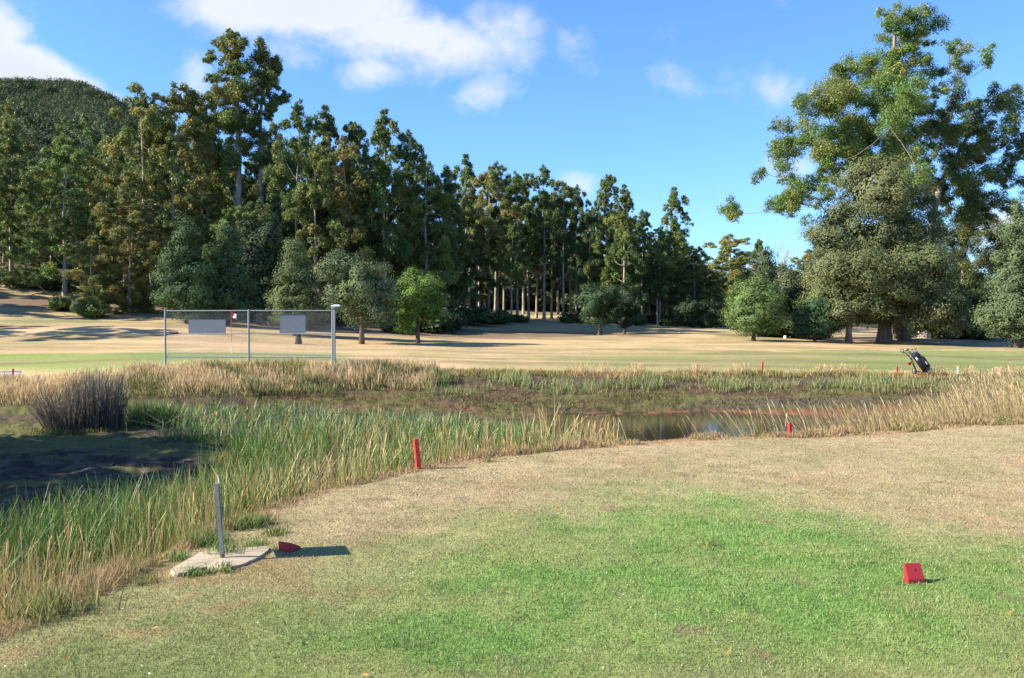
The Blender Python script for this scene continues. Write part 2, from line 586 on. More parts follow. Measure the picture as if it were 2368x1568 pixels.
def mat_ground():
    m, n, l, p = mat_base('ground_cover')
    a = n.new('ShaderNodeAttribute')
    a.attribute_name = 'col'
    tc = n.new('ShaderNodeTexCoord')

    def nz(scale, det, rough=.6):
        k = n.new('ShaderNodeTexNoise')
        k.inputs['Scale'].default_value = scale
        k.inputs['Detail'].default_value = det
        k.inputs['Roughness'].default_value = rough
        l.new(tc.outputs['Object'], k.inputs['Vector'])
        return k.outputs['Fac']
    n1, n2 = nz(55, 4, .7), nz(6, 8, .75)
    mr = n.new('ShaderNodeMapRange')
    mr.inputs['From Min'].default_value, mr.inputs['From Max'].default_value = .3, .7
    mr.inputs['To Min'].default_value, mr.inputs['To Max'].default_value = .72, 1.28
    l.new(n1, mr.inputs['Value'])
    mr2 = n.new('ShaderNodeMapRange')
    mr2.inputs['From Min'].default_value, mr2.inputs['From Max'].default_value = .3, .7
    mr2.inputs['To Min'].default_value, mr2.inputs['To Max'].default_value = .80, 1.20
    l.new(n2, mr2.inputs['Value'])
    mu = n.new('ShaderNodeMath')
    mu.operation = 'MULTIPLY'
    l.new(mr.outputs[0], mu.inputs[0])
    l.new(mr2.outputs[0], mu.inputs[1])
    vm = n.new('ShaderNodeVectorMath')
    vm.operation = 'SCALE'
    l.new(a.outputs['Color'], vm.inputs[0])
    l.new(mu.outputs[0], vm.inputs['Scale'])
    l.new(vm.outputs[0], p.inputs['Base Color'])
    p.inputs['Roughness'].default_value = .95
    p.inputs['Specular IOR Level'].default_value = .1
    b = n.new('ShaderNodeBump')
    b.inputs['Strength'].default_value = .6
    b.inputs['Distance'].default_value = .03
    l.new(n2, b.inputs['Height'])
    b2 = n.new('ShaderNodeBump')
    b2.inputs['Strength'].default_value = .7
    b2.inputs['Distance'].default_value = .012
    l.new(n1, b2.inputs['Height'])
    l.new(b.outputs[0], b2.inputs['Normal'])
    l.new(b2.outputs[0], p.inputs['Normal'])
    return m


def mat_bark(name, c1, c2, c3):
    m, n, l, p = mat_base(name)
    tc = n.new('ShaderNodeTexCoord')
    mp = n.new('ShaderNodeMapping')
    mp.inputs['Scale'].default_value = (3.0, 3.0, .35)
    l.new(tc.outputs['Object'], mp.inputs[0])
    k = n.new('ShaderNodeTexNoise')
    k.inputs['Scale'].default_value = 1.6
    k.inputs['Detail'].default_value = 7
    k.inputs['Roughness'].default_value = .65
    l.new(mp.outputs[0], k.inputs['Vector'])
    r = n.new('ShaderNodeValToRGB')
    r.color_ramp.elements[0].position, r.color_ramp.elements[1].position = .34, .66
    r.color_ramp.elements[0].color, r.color_ramp.elements[1].color = (*c1, 1), (*c3, 1)
    e = r.color_ramp.elements.new(.5)
    e.color = (*c2, 1)
    l.new(k.outputs['Fac'], r.inputs[0])
    l.new(r.outputs[0], p.inputs['Base Color'])
    p.inputs['Roughness'].default_value = .9
    p.inputs['Specular IOR Level'].default_value = .15
    b = n.new('ShaderNodeBump')
    b.inputs['Strength'].default_value = .8
    b.inputs['Distance'].default_value = .06
    l.new(k.outputs['Fac'], b.inputs['Height'])
    l.new(b.outputs[0], p.inputs['Normal'])
    return m


M_GROUND = mat_ground()
M_GRASS = mat_leaf('grass_blades', .30, .6, .25, 0, 0)
M_REED = mat_leaf('reed_stems', .15, .45, .30, 0, 0)
M_GUM = mat_leaf('gum_leaves', .27, .5, .25, .012, .22, 1.22)
M_HILL = mat_leaf('hill_leaves', .15, .9, .05, 0, 0)
M_WATTLE = mat_leaf('wattle_leaves', .16, .75, .12, .006, .08)
M_GUMBARK = mat_bark('gum_bark', (.15, .12, .095), (.31, .265, .225), (.47, .43, .385))
M_DARKBARK = mat_bark('dark_bark', (.05, .038, .03), (.10, .078, .06), (.17, .13, .105))
M_PINKBARK = mat_bark('stringy_bark', (.10, .07, .055), (.20, .145, .115), (.30, .23, .19))
M_RED = mat_plain('red_paint', (.56, .035, .022), .5, var=.30, scale=60, bump=.15)
M_MARKER = mat_plain('red_marker_paint', (.30, .018, .022), .5, var=.10, scale=60)
M_GALV = mat_plain('galvanised_steel', (.22, .235, .25), .5, .35, .15, 25)
M_POST = mat_plain('weathered_steel', (.22, .235, .235), .55, .25, .18, 40)
M_BOARD = mat_plain('grey_board', (.20, .23, .27), .6, 0, .05, 6)
M_BLUE = mat_plain('blue_trim', (.05, .10, .28), .5)
M_WHITE = mat_plain('white_paint', (.78, .78, .76), .5, var=.06)
M_BLACK = mat_plain('black_plastic', (.012, .012, .014), .42, var=.3)
M_NAVY = mat_plain('navy_nylon', (.020, .022, .036), .6, var=.3)
M_CHROME = mat_plain('club_steel', (.30, .31, .33), .3, .9, .2)
M_GREYPL = mat_plain('grey_plastic', (.32, .33, .32), .5)
M_BROWN = mat_plain('brown_wood', (.11, .07, .045), .8, var=.3, bump=.3)
M_RUST = mat_plain('rusty_steel', (.16, .085, .045), .8, var=.3)
M_CHAR = mat_plain('charred_wood', (.03, .027, .025), .9, var=.35, scale=8, bump=.6)


# ------------------------------------------------------------------ ground, water, hill
def build_ground():
    th = np.concatenate([np.arange(-180, -46, 3.0), np.arange(-44, 44.01, .095), np.arange(46, 180.1, 3.0)])
    th[-1] = 180.0
    r = np.concatenate([[0.02, .5, 1.0], np.exp(np.linspace(math.log(1.6), math.log(60), 470)), np.exp(np.linspace(math.log(60.4), math.log(175), 170)),
                        [195, 230, 300, 420, 600, 900, 1100]])
    T, RR = np.meshgrid(np.radians(th), r)
    X, Y = (np.sin(T) * RR).ravel(), (np.cos(T) * RR).ravel()
    z, k, px = land(X, Y)
    z = np.where(RR.ravel() > 190, np.minimum(z, 3.0 + 0 * z), z)
    col = ground_color(X, Y, z, k, px)
    z = np.maximum(z, -4.5)
    nr, nt = RR.shape
    i, j = np.meshgrid(np.arange(nr - 1), np.arange(nt - 1), indexing='ij')
    a = (i * nt + j).ravel()
    Q = np.stack([a, a + 1, a + nt + 1, a + nt], 1)[:, ::-1]
    me = mesh_quads('ground', np.stack([X, Y, z], 1), Q, col, True)
    o = link('ground', me, M_GROUND)
    tag(o, kind='structure')


build_ground()


def build_water():
    m, n, l, p = mat_base('pond_water')
    p.inputs['Base Color'].default_value = (.030, .024, .014, 1)
    p.inputs['Roughness'].default_value = .06
    p.inputs['IOR'].default_value = 1.333
    tc = n.new('ShaderNodeTexCoord')
    k = n.new('ShaderNodeTexNoise')
    k.inputs['Scale'].default_value = 5.0
    k.inputs['Detail'].default_value = 4
    l.new(tc.outputs['Object'], k.inputs['Vector'])
    b = n.new('ShaderNodeBump')
    b.inputs['Strength'].default_value = .10
    b.inputs['Distance'].default_value = .03
    l.new(k.outputs['Fac'], b.inputs['Height'])
    l.new(b.outputs[0], p.inputs['Normal'])
    mb = MB()
    mb.add([(1, 14, WATER_Z), (15, 14, WATER_Z), (18, 31, WATER_Z), (1, 31, WATER_Z)], [(0, 1, 2, 3)])
    o = mb.build('water', m)
    tag(o, kind='structure')


build_water()


def blades(name, P, H, lean, W, c0, c1, rows=(0, .4, .75, 1), wid=(1, .9, .6, .08), mat=None, bend=1.8, face=None):
    n, m = len(P), len(rows)
    ang = rng.uniform(0, 2 * math.pi, n) if face is None else face
    side = np.stack([np.cos(ang), np.sin(ang), np.zeros(n)], 1)
    V = np.zeros((n, m, 2, 3), np.float32)
    Cc = np.zeros((n, m, 2, 3), np.float32)
    L = np.hypot(lean[:, 0], lean[:, 1])
    vz = np.sqrt(np.maximum(1 - np.minimum(L, .97) ** 2, .05))
    for i, (t, wd) in enumerate(zip(rows, wid)):
        c = P + np.stack([lean[:, 0] * t ** bend, lean[:, 1] * t ** bend, vz * t], 1) * H[:, None]
        V[:, i, 0], V[:, i, 1] = c - side * (W * wd * .5)[:, None], c + side * (W * wd * .5)[:, None]
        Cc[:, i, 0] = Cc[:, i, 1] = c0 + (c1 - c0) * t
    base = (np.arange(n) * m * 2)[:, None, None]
    r = np.arange(m - 1)[None, :, None] * 2
    Q = (base + r + np.array([0, 1, 3, 2])[None, None, :]).reshape(-1, 4)
    return V.reshape(-1, 3), Q, Cc.reshape(-1, 3)


def merge(parts):
    V, Q, K, b = [], [], [], 0
    for v, q, c in parts:
        V.append(v)
        Q.append(q + b)
        K.append(c)
        b += len(v)
    return np.concatenate(V), np.concatenate(Q), np.concatenate(K)


def stuff(name, parts, mat, label):
    me = mesh_quads(name, *merge(parts))
    o = link(name, me, mat)
    return tag(o, label, name.replace('_', ' '), kind='stuff')


def pal(n, cols, w, jit=.18):
    cols, w = np.array(cols, float), np.array(w, float)
    c = cols[rng.choice(len(cols), n, p=w / w.sum())]
    return c * rng.uniform(1 - jit, 1 + jit, (n, 1))


SLAB = [(700 + x / 3.136, 1900 + y / 3.136) for x, y in [(-65, 1230), (-20, 1180), (60, 1140), (200, 1060), (270, 1010), (400, 985), (550, 965), (780, 945), (960, 935), (1160, 925),
        (1182, 955), (1100, 1020), (1030, 1065), (960, 1100), (860, 1145), (750, 1180), (640, 1196), (560, 1200), (380, 1190), (240, 1215), (100, 1260), (-30, 1270)]]
SLAB = [g0(x / 1.7305, y / 1.7305) for x, y in SLAB]


def lawn():
    n = 520000
    D = 3.0 * (15.6 / 3.0) ** rng.beta(1.15, 1.25, n)
    x = rng.uniform(-.66, .66, n) * D
    z, k, px = land(x, D)
    keep = (k < 2.12) & (poly_sd(x, D, SLAB) < -.0)
    x, D, z, k, px = x[keep], D[keep], z[keep], k[keep], px[keep]
    n = len(x)
    c = ground_color(x, D, z, k, px)
    gm = np.clip(c[:, 1] / c[:, 0] - .85, 0, 1)
    straw = rng.random(n) < lerp(.32, .16, np.clip(gm, 0, 1))
    c = np.where(straw[:, None], c * .5 + np.array((.42, .35, .22)) * .55, c * 1.08)
    c *= rng.uniform(.72, 1.30, (n, 1))
    tuft = sstep(.62, .8, fbm(x * 2.2, D * 2.2, 141))
    H = rng.uniform(.007, .019, n) * (1 + .6 * gm + .5 * tuft)
    W = np.maximum(.0024, .00075 * D) * rng.uniform(.7, 1.3, n)
    lean = rng.normal(0, .42, (n, 2))
    P = np.stack([x, D, z - .003], 1)
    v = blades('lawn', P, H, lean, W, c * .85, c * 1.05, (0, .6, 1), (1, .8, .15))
    stuff('lawn_grass', [v], M_GRASS, 'short mown grass blades covering the dry and green tee')


lawn()


def edge_D(px):
    return smooth_interp(px, LAND_D[:, 2])


def scatter(n, px0, px1, f0, f1, power=1.0):
    """bearing and distance as offsets between two distance functions"""
    px = rng.uniform(px0, px1, n)
    t = rng.random(n) ** power
    D = f0(px) + (f1(px) - f0(px)) * t
    x = (px - CX) / F * D
    z, k, p = land(x, D)
    return x, D, z, k, px, t


SEED_ROWS, SEED_W = (0, .45, .82, .88, .94, 1), (.9, .8, .7, 1.7, 1.5, .2)
STRAWS = [(.42, .31, .165), (.50, .40, .235), (.34, .235, .115), (.30, .25, .10)]


def rough_grass():
    parts = []
    # short straw fringe on the lip of the tee
    x, D, z, k, px, t = scatter(24000, -250, 2420, lambda p: edge_D(p) - .30, lambda p: edge_D(p) + .5, 1)
    keep = poly_sd(x, D, SLAB) < -.02
    x, D, z, t, px = x[keep], D[keep], z[keep], t[keep], px[keep]
    clump = sstep(.42, .7, fbm(x * 1.4, D * 1.4, 151))
    H = rng.uniform(.03, .085, len(x)) * (.35 + 1.3 * clump) * (1 + .6 * t)
    green = (rng.random(len(x)) < .55 * sstep(.52, .66, fbm(x * 1.9, D * 1.9, 157)))
    c = np.where(green[:, None], pal(len(x), [(.14, .19, .05), (.20, .22, .06)], [1, 1]), pal(len(x), [(.40, .29, .16), (.34, .22, .12), (.28, .22, .09)], [3, 2, 2]))
    parts.append(blades('', np.stack([x, D, z - .01], 1), H, rng.normal(0, .33, (len(x), 2)), np.maximum(.004, .0009 * D), c * .8, c * 1.05))
    # tall straw stems with seed heads below the lip, left and middle
    x, D, z, k, px, t = scatter(4400, -260, 1430, lambda p: edge_D(p) + .22, lambda p: edge_D(p) + lerp(1.7, 3.4, np.clip(p / 1300, 0, 1)), 1.0)
    thin = fbm(x * .9, D * .9, 163)
    keep = rng.random(len(x)) < np.clip(.22 + 1.7 * (thin - .34), .06, 1) * lerp(.62, 1, sstep(250, 650, px))
    x, D, z, t, px = x[keep], D[keep], z[keep], t[keep], px[keep]
    H = rng.uniform(.38, .82, len(x)) * lerp(.62, 1.3, np.clip(t * 1.5, 0, 1)) * lerp(.8, 1.0, np.clip(px / 500, 0, 1))
    c = pal(len(x), [(.40, .275, .135), (.48, .37, .20), (.33, .22, .105), (.27, .24, .075)], [4, 3, 2, 2])
    lean = rng.normal(0, .12, (len(x), 2)) + np.array((.03, -.02))
    W = np.maximum(.0042, .00066 * D)
    head = rng.random(len(x)) < .3
    for hm, rws, wds in ((head, SEED_ROWS, SEED_W), (~head, (0, .4, .75, 1), (1, .9, .6, .2))):
        parts.append(blades('', np.stack([x, D, z - .02], 1)[hm], H[hm], lean[hm], W[hm], (c * np.array((.72, .78, .6)))[hm], (c * 1.15)[hm], rws, wds))
    # wind-bent seed grass at the water's near edge
    x, D, z, k, px, t = scatter(1500, 1400, 2150, lambda p: edge_D(p) + .3, lambda p: edge_D(p) + lerp(1.8, 4.5, sstep(1800, 2150, p)), 1.0)
    dens = lerp(.05, 1, sstep(1660, 1900, px))
    keep = rng.random(len(x)) < dens * np.clip(.3 + 1.6 * (fbm(x * 1.1, D * .8, 171) - .28), .15, 1)
    x, D, z, t, px = x[keep], D[keep], z[keep], t[keep], px[keep]
    H = rng.uniform(.36, .72, len(x)) * lerp(1, 1.3, t)
    c = pal(len(x), STRAWS, [3, 3, 2, 1])
    lean = np.stack([rng.normal(-.42, .13, len(x)), rng.normal(0, .1, len(x))], 1)
    parts.append(blades('', np.stack([x, D, z - .02], 1), H, lean, np.full(len(x), .0085), c * .78, c * 1.12, SEED_ROWS, SEED_W, bend=1.5))
    # tall rough right of the pond
    x, D, z, k, px, t = scatter(15000, 1960, 2560, lambda p: edge_D(p) + .35, lambda p: 0 * p + 35.5, 1.35)
    lim = lerp(3.0, 22.0, sstep(1960, 2330, px))
    keep = ((D - edge_D(px)) < lim * rng.uniform(.7, 1.15, len(x))) & (rng.random(len(x)) < np.clip(.25 + 1.9 * (fbm(x * .7, D * .45, 177) - .25), .1, 1))
    x, D, z, t, px = x[keep], D[keep], z[keep], t[keep], px[keep]
    H = rng.uniform(.35, .72, len(x)) * lerp(.8, 1.15, sstep(2000, 2300, px))
    c = pal(len(x), STRAWS + [(.24, .25, .09)], [3, 3, 2, 1, 2.5])
    lean = np.stack([rng.normal(-.30, .17, len(x)), rng.normal(0, .12, len(x))], 1)
    parts.append(blades('', np.stack([x, D, z - .02], 1), H, lean, np.maximum(.006, .00046 * D), c * .75, c * 1.12, SEED_ROWS, SEED_W, bend=1.5))
    stuff('straw_grass', parts, M_GRASS, 'tall dry straw grass with seed heads along the near pond edge')

    # far bank: thick straw on the left half
    parts = []
    bt = lambda p: smooth_interp(p, LAND_D[:, 7])
    bb = lambda p: smooth_interp(p, LAND_D[:, 5])
    x, D, z, k, px, t = scatter(46000, -200, 1010, lambda p: bb(p) + lerp(.9, 3.0, sstep(500, 1000, p)), lambda p: bt(p) + .55, .8)
    n1 = fbm(x * .75, D * .9, 181)
    keep = (rng.random(len(x)) < np.clip(.30 + 2.0 * (n1 - .3), .12, 1)) & ~((px > 60) & (px < 290) & (t > .62) & (rng.random(len(x)) < .8))
    x, D, z, t, px, n1 = x[keep], D[keep], z[keep], t[keep], px[keep], n1[keep]
    H = rng.uniform(.22, .52, len(x)) * lerp(.75, 1.25, n1) * lerp(.85, 1.15, sstep(500, 800, px)) * lerp(.55, 1, sstep(.05, .35, t)) * lerp(1, .65, sstep(.82, 1, t) * sstep(560, 420, px))
    gmask = np.clip(sstep(.52, .62, fbm(x * .6, D * .8, 187)) * .85 + sstep(.30, .02, t) * .9, 0, 1) * lerp(1, .55, sstep(260, 120, px))
    gr = rng.random(len(x)) < gmask * .8
    c = np.where(gr[:, None], pal(len(x), [(.16, .17, .045), (.21, .19, .055), (.11, .13, .035)], [2, 2, 1]),
                 pal(len(x), [(.54, .42, .23), (.62, .51, .31), (.46, .32, .165), (.34, .22, .10)], [4, 4, 3, 1]))
    lean = np.stack([rng.normal(-.05, .2, len(x)), rng.normal(-.05, .2, len(x))], 1)
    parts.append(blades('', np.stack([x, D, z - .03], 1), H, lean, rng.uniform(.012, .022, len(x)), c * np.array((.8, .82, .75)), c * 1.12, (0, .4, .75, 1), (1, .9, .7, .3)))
    # thin pale tufts on the bank top, right half
    x, D, z, k, px, t = scatter(9000, 900, 2420, lambda p: bt(p) - .5, lambda p: bt(p) + .35, 1)
    cl = fbm(px * .021, D * .25, 191)
    keep = rng.random(len(x)) < np.clip(5 * (cl - .50), .05, 1)
    x, D, z, px, cl = x[keep], D[keep], z[keep], px[keep], cl[keep]
    H = rng.uniform(.12, .46, len(x)) * lerp(.5, 1.2, sstep(.5, .7, cl))
    c = pal(len(x), [(.50, .39, .21), (.42, .29, .14), (.36, .21, .10)], [3, 2, 1])
    parts.append(blades('', np.stack([x, D, z - .02], 1), H, rng.normal(0, .16, (len(x), 2)), np.full(len(x), .010), c * .8, c * 1.1, SEED_ROWS, SEED_W))
    # low dry fringe all along the far bank lip
    x, D, z, k, px, t = scatter(15000, 850, 2450, lambda p: bt(p) - 1.0, lambda p: bt(p) + .35, .8)
    cl = fbm(x * .6, D * .6, 193)
    H = rng.uniform(.06, .24, len(x)) * (.5 + cl)
    gr = rng.random(len(x)) < sstep(.46, .58, cl) * .75
    c = np.where(gr[:, None], pal(len(x), [(.13, .16, .04), (.19, .19, .05), (.09, .12, .03)], [2, 2, 1]), pal(len(x), [(.44, .30, .15), (.36, .21, .10), (.26, .15, .08)], [3, 2, 1]))
    parts.append(blades('', np.stack([x, D, z - .02], 1), H, rng.normal(0, .3, (len(x), 2)), np.full(len(x), .022), c * .8, c * 1.1))
    stuff('bank_grass', parts, M_GRASS, 'tawny and green long grass clothing the far pond bank')

    # green tufts and brown weed on the exposed pond slope
    parts = []
    x, D, z, k, px, t = scatter(42000, 560, 2420, lambda p: bb(p) + .2, lambda p: bt(p) - .7, .75)
    cl = fbm(x * .75, D * 1.3, 197)
    hi = sstep(.25, .6, t)
    keep = rng.random(len(x)) < np.clip(10 * (cl - .54), 0.03, 1) * lerp(.6, 1, hi)
    x, D, z, px, cl, t, hi = x[keep], D[keep], z[keep], px[keep], cl[keep], t[keep], hi[keep]
    H = rng.uniform(.12, .42, len(x)) * lerp(.4, 1.2, hi) * lerp(.55, 1.15, sstep(.5, .7, cl))
    c = pal(len(x), [(.24, .28, .10), (.29, .31, .14), (.17, .20, .06), (.22, .14, .06)], [3, 2.5, 2, .8])
    c = np.where((hi < .45)[:, None], pal(len(x), [(.11, .12, .03), (.14, .11, .045), (.18, .10, .045)], [3, 2, 1]), c)
    parts.append(blades('', np.stack([x, D, z - .02], 1), H, rng.normal(0, .25, (len(x), 2)), np.full(len(x), .020), c * .75, c * 1.15))
    x, D, z, k, px, t = scatter(34000, 480, 2300, lambda p: bb(p) + .25, lambda p: bt(p) - .9, .9)
    cl = fbm(x * .9, D * 1.6, 203)
    keep = rng.random(len(x)) < np.clip(4 * (cl - .36), 0.05, .9)
    x, D, z, cl = x[keep], D[keep], z[keep], cl[keep]
    tone = fbm(x * .5, D * 1.1, 205) + rng.normal(0, .07, len(x))
    c = np.where((tone > .52)[:, None], pal(len(x), [(.14, .145, .045), (.18, .17, .06), (.10, .11, .03)], [2, 1, 2]), pal(len(x), [(.16, .105, .055), (.11, .07, .035), (.21, .15, .085)], [2, 2, 1]))
    parts.append(blades('', np.stack([x, D, z - .015], 1), rng.uniform(.03, .13, len(x)) * lerp(.6, 1.4, cl), rng.normal(0, .45, (len(x), 2)), np.full(len(x), .024), c * .8, c * 1.12))
    # mossy growth on the mud floor at left
    x, D, z, k, px, t = scatter(9000, -200, 1300, lambda p: lerp(13, 21, sstep(0, 700, p)), lambda p: bb(p) + .9, 1)
    cl = fbm(x * .6, D * .9, 199)
    keep = rng.random(len(x)) < np.clip(5 * (cl - .46), 0, 1)
    x, D, z = x[keep], D[keep], z[keep]
    c = pal(len(x), [(.12, .13, .03), (.17, .15, .045), (.09, .11, .03)], [2, 1, 2])
    parts.append(blades('', np.stack([x, D, z - .02], 1), rng.uniform(.03, .13, len(x)), rng.normal(0, .35, (len(x), 2)), np.full(len(x), .02), c * .8, c * 1.1))
    stuff('pond_weed', parts, M_GRASS, 'green tufts and brown weed on the drying pond slope')


rough_grass()

REED_AREA = [((p - CX) / F * d, d) for p, d in [(-200, 5.6), (-200, 9.3), (80, 9.7), (230, 10.8), (330, 12.0), (440, 13.2), (520, 15.3), (560, 17.5), (420, 19.8), (300, 23.6), (330, 26.3), (700, 26.8), (1000, 25.4),
             (1250, 22.0), (1370, 18.5), (1425, 16), (1440, 14.5), (1350, 13.6), (1200, 12.6), (1000, 11.8), (800, 10.5), (400, 7.7), (0, 6.2)]]


def reeds():
    n = 105000
    D = 5.6 * (27.0 / 5.6) ** rng.random(n)
    px = rng.uniform(-260, 1520, n)
    x = (px - CX) / F * D
    sdv = poly_sd(x, D, REED_AREA)
    nn = fbm(x * .8, D * .55, 211)
    keep = (sdv + (nn - .5) * 1.6 > 0) & (rng.random(n) < np.clip(.15 + 2.9 * (nn - .36), .04, 1))
    x, D, px, nn = x[keep], D[keep], px[keep], nn[keep]
    z, k, _ = land(x, D)
    n = len(x)
    tone = fbm(x * .45, D * .45, 217)
    dry = sstep(.46, .62, tone) * lerp(.18, 1, sstep(300, 900, px)) * sstep(28, 12, D)
    cg = pal(n, [(.055, .150, .022), (.088, .190, .028), (.042, .120, .024), (.125, .20, .065)], [3, 3, 2, 1.0], .3)
    cd_ = pal(n, [(.40, .30, .14), (.48, .40, .23), (.26, .21, .075), (.40, .19, .05)], [3, 2, 3, .7], .2)
    isdry = rng.random(n) < (.08 + .55 * dry)
    c = np.where(isdry[:, None], cd_, cg)
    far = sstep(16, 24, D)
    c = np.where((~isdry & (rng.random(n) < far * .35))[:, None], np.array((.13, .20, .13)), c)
    H = rng.uniform(.38, .88, n) * lerp(.7, 1.15, nn) * lerp(1, .62, far)
    H *= lerp(1, .8, sstep(1250, 1480, px))
    flat = rng.random(n) < .10 + .16 * dry
    lean = rng.normal(0, .27, (n, 2)) + np.array((.06, 0))
    fa = rng.normal(0, .55, (n, 2)) + np.array((.25, 0))
    lean = np.where(flat[:, None], fa, lean)
    tip = np.where((rng.random(n) < .10)[:, None] & ~isdry[:, None], np.array((.42, .20, .05)), c * 1.12)
    W = np.maximum(.0075, .00075 * D) * rng.uniform(.55, 1.15, n)
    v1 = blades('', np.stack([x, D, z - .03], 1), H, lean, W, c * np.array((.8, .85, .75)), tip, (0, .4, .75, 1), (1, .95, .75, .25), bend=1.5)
    # flattened thatch in the lower left corner and through the bed
    m = 7000
    D2 = 5.5 * (24 / 5.5) ** (rng.random(m) ** 1.6)
    p2 = np.where(rng.random(m) < .45, rng.uniform(-260, 180, m), rng.uniform(-200, 1400, m))
    x2 = (p2 - CX) / F * D2
    k2 = (poly_sd(x2, D2, REED_AREA) > -.1) & (land(x2, D2)[1] > 2.95)
    x2, D2 = x2[k2], D2[k2]
    z2, kk, _ = land(x2, D2)
    m = len(x2)
    a = rng.normal(-.15, .55, m) + np.where(rng.random(m) < .5, 0, math.pi)
    ln = rng.uniform(.9, .97, m)
    c2 = pal(m, [(.30, .25, .13), (.42, .36, .24), (.12, .15, .05), (.20, .15, .08)], [2, 1.5, 2, 1.5])
    v2 = blades('', np.stack([x2, D2, z2 + rng.uniform(0, .16, m)], 1), rng.uniform(.5, 1.0, m), np.stack([np.cos(a) * ln, np.sin(a) * ln], 1), np.maximum(.008, .0008 * D2), c2 * .9, c2, (0, .4, .75, 1), (1, .95, .75, .25), bend=1.0)
    stuff('rush_bed', [v1, v2], M_REED, 'bed of green and straw coloured rushes filling the near pond')


reeds()


# ------------------------------------------------------------------ trees
def rand_dirs(n, zmin=-1.0):
    z = rng.uniform(zmin, 1, n)
    a = rng.uniform(0, 2 * math.pi, n)
    s = np.sqrt(1 - z * z)
    return np.stack([s * np.cos(a), s * np.sin(a), z], 1)


def leaf_cards(P, N, L, Wd, col, droop=0.0):
    """kite shaped leaf sprays at P facing N"""
    n = len(P)
    r = rng.normal(0, 1, (n, 3))
    r[:, 2] -= droop
    t = r - N * np.sum(r * N, 1)[:, None]
    t /= np.linalg.norm(t, axis=1)[:, None] + 1e-9
    b = np.cross(N, t)
    V = np.empty((n, 4, 3), np.float32)
    L, Wd = L[:, None], Wd[:, None]
    V[:, 0] = P - t * L * .5
    V[:, 1] = P - b * Wd * .5 - t * L * .08
    V[:, 2] = P + t * L * .5
    V[:, 3] = P + b * Wd * .5 - t * L * .08
    Q = np.arange(n * 4).reshape(n, 4)
    return V.reshape(-1, 3), Q, np.repeat(col, 4, 0)


def puffs_to_leaves(PC, PR, PT, per, size, flat=.75, droop=.8, spread=.62, PN=None):
    """PC (m,3) puff centres, PR radii, PT (m,3) tints, per leaves for a puff of radius 1"""
    cnt = np.maximum(6, (per * PR ** 1.7).astype(int))
    idx = np.repeat(np.arange(len(PC)), cnt)
    n = len(idx)
    d = rand_dirs(n, -.75)
    rad = (.28 + 1.0 * rng.random(n) ** .95)
    P = PC[idx] + d * (PR[idx] * rad)[:, None] * np.array((1, 1, flat))
    N = d * .9 + rng.normal(0, spread, (n, 3)) + np.array((0, 0, .15))
    if PN is not None:
        N = N + PN[idx] * .9
    N /= np.linalg.norm(N, axis=1)[:, None]
    s = size * rng.uniform(.65, 1.4, n)
    col = PT[idx] * rng.uniform(.86, 1.16, (n, 1))
    return leaf_cards(P, N, s, s * rng.uniform(.42, .7, n), col, droop)


def limb_net(trunk, trad, clumps, mb, rmin, sides=5, twig=True):
    """grow limbs from the trunk to every clump, joining earlier limbs where that is shorter"""
    nodes = [(Vector(p), r, True) for p, r in zip(trunk, trad)]
    ax = np.array([tuple(p) for p in trunk])
    cc = np.array([c[:3] for c in clumps])
    dist = [np.min(np.linalg.norm(ax - c, axis=1)) for c in cc]
    for i in np.argsort(dist):
        c, Rr = Vector(cc[i]), clumps[i][3]
        tgt = c - Vector((0, 0, Rr * .25))
        best, bd = None, 1e9
        for q, r, tr in nodes:
            v = tgt - q
            d = v.length
            if d < 1e-3:
                continue
            cost = d * (1 + (0.9 if v.z < 0.25 * d else 0) + (0.8 if v.z < -.1 * d else 0)) * (1.0 if tr else .93)
            if cost < bd:
                best, bd = (q, r), cost
        q, r = best
        L = (tgt - q).length
        r0 = min(r * .62, max(rmin * 1.8, .020 * L + rmin))
        r1 = max(rmin * .8, r0 * .4)
        side = Vector((random.uniform(-1, 1), random.uniform(-1, 1), random.uniform(-.6, .2))) * L * .10
        pts, rr = [], []
        for s in range(5):
            t = s / 4
            p = q.lerp(tgt, t) + side * math.sin(math.pi * t) + Vector((0, 0, -L * .07 * math.sin(math.pi * t)))
            pts.append(p)
            rr.append(r0 + (r1 - r0) * t)
        mb.tube(pts, rr, sides, caps=False)
        for p, r_ in zip(pts[1:], rr[1:]):
            nodes.append((p, r_, False))
        if twig:
            for _ in range(3):
                e = tgt + Vector((random.uniform(-1, 1), random.uniform(-1, 1), random.uniform(0, 1))) * Rr * .75
                mb.tube([tgt, tgt.lerp(e, .5) + Vector((0, 0, -.05 * Rr)), e], [r1 * .7, r1 * .5, r1 * .25], 4, caps=False)


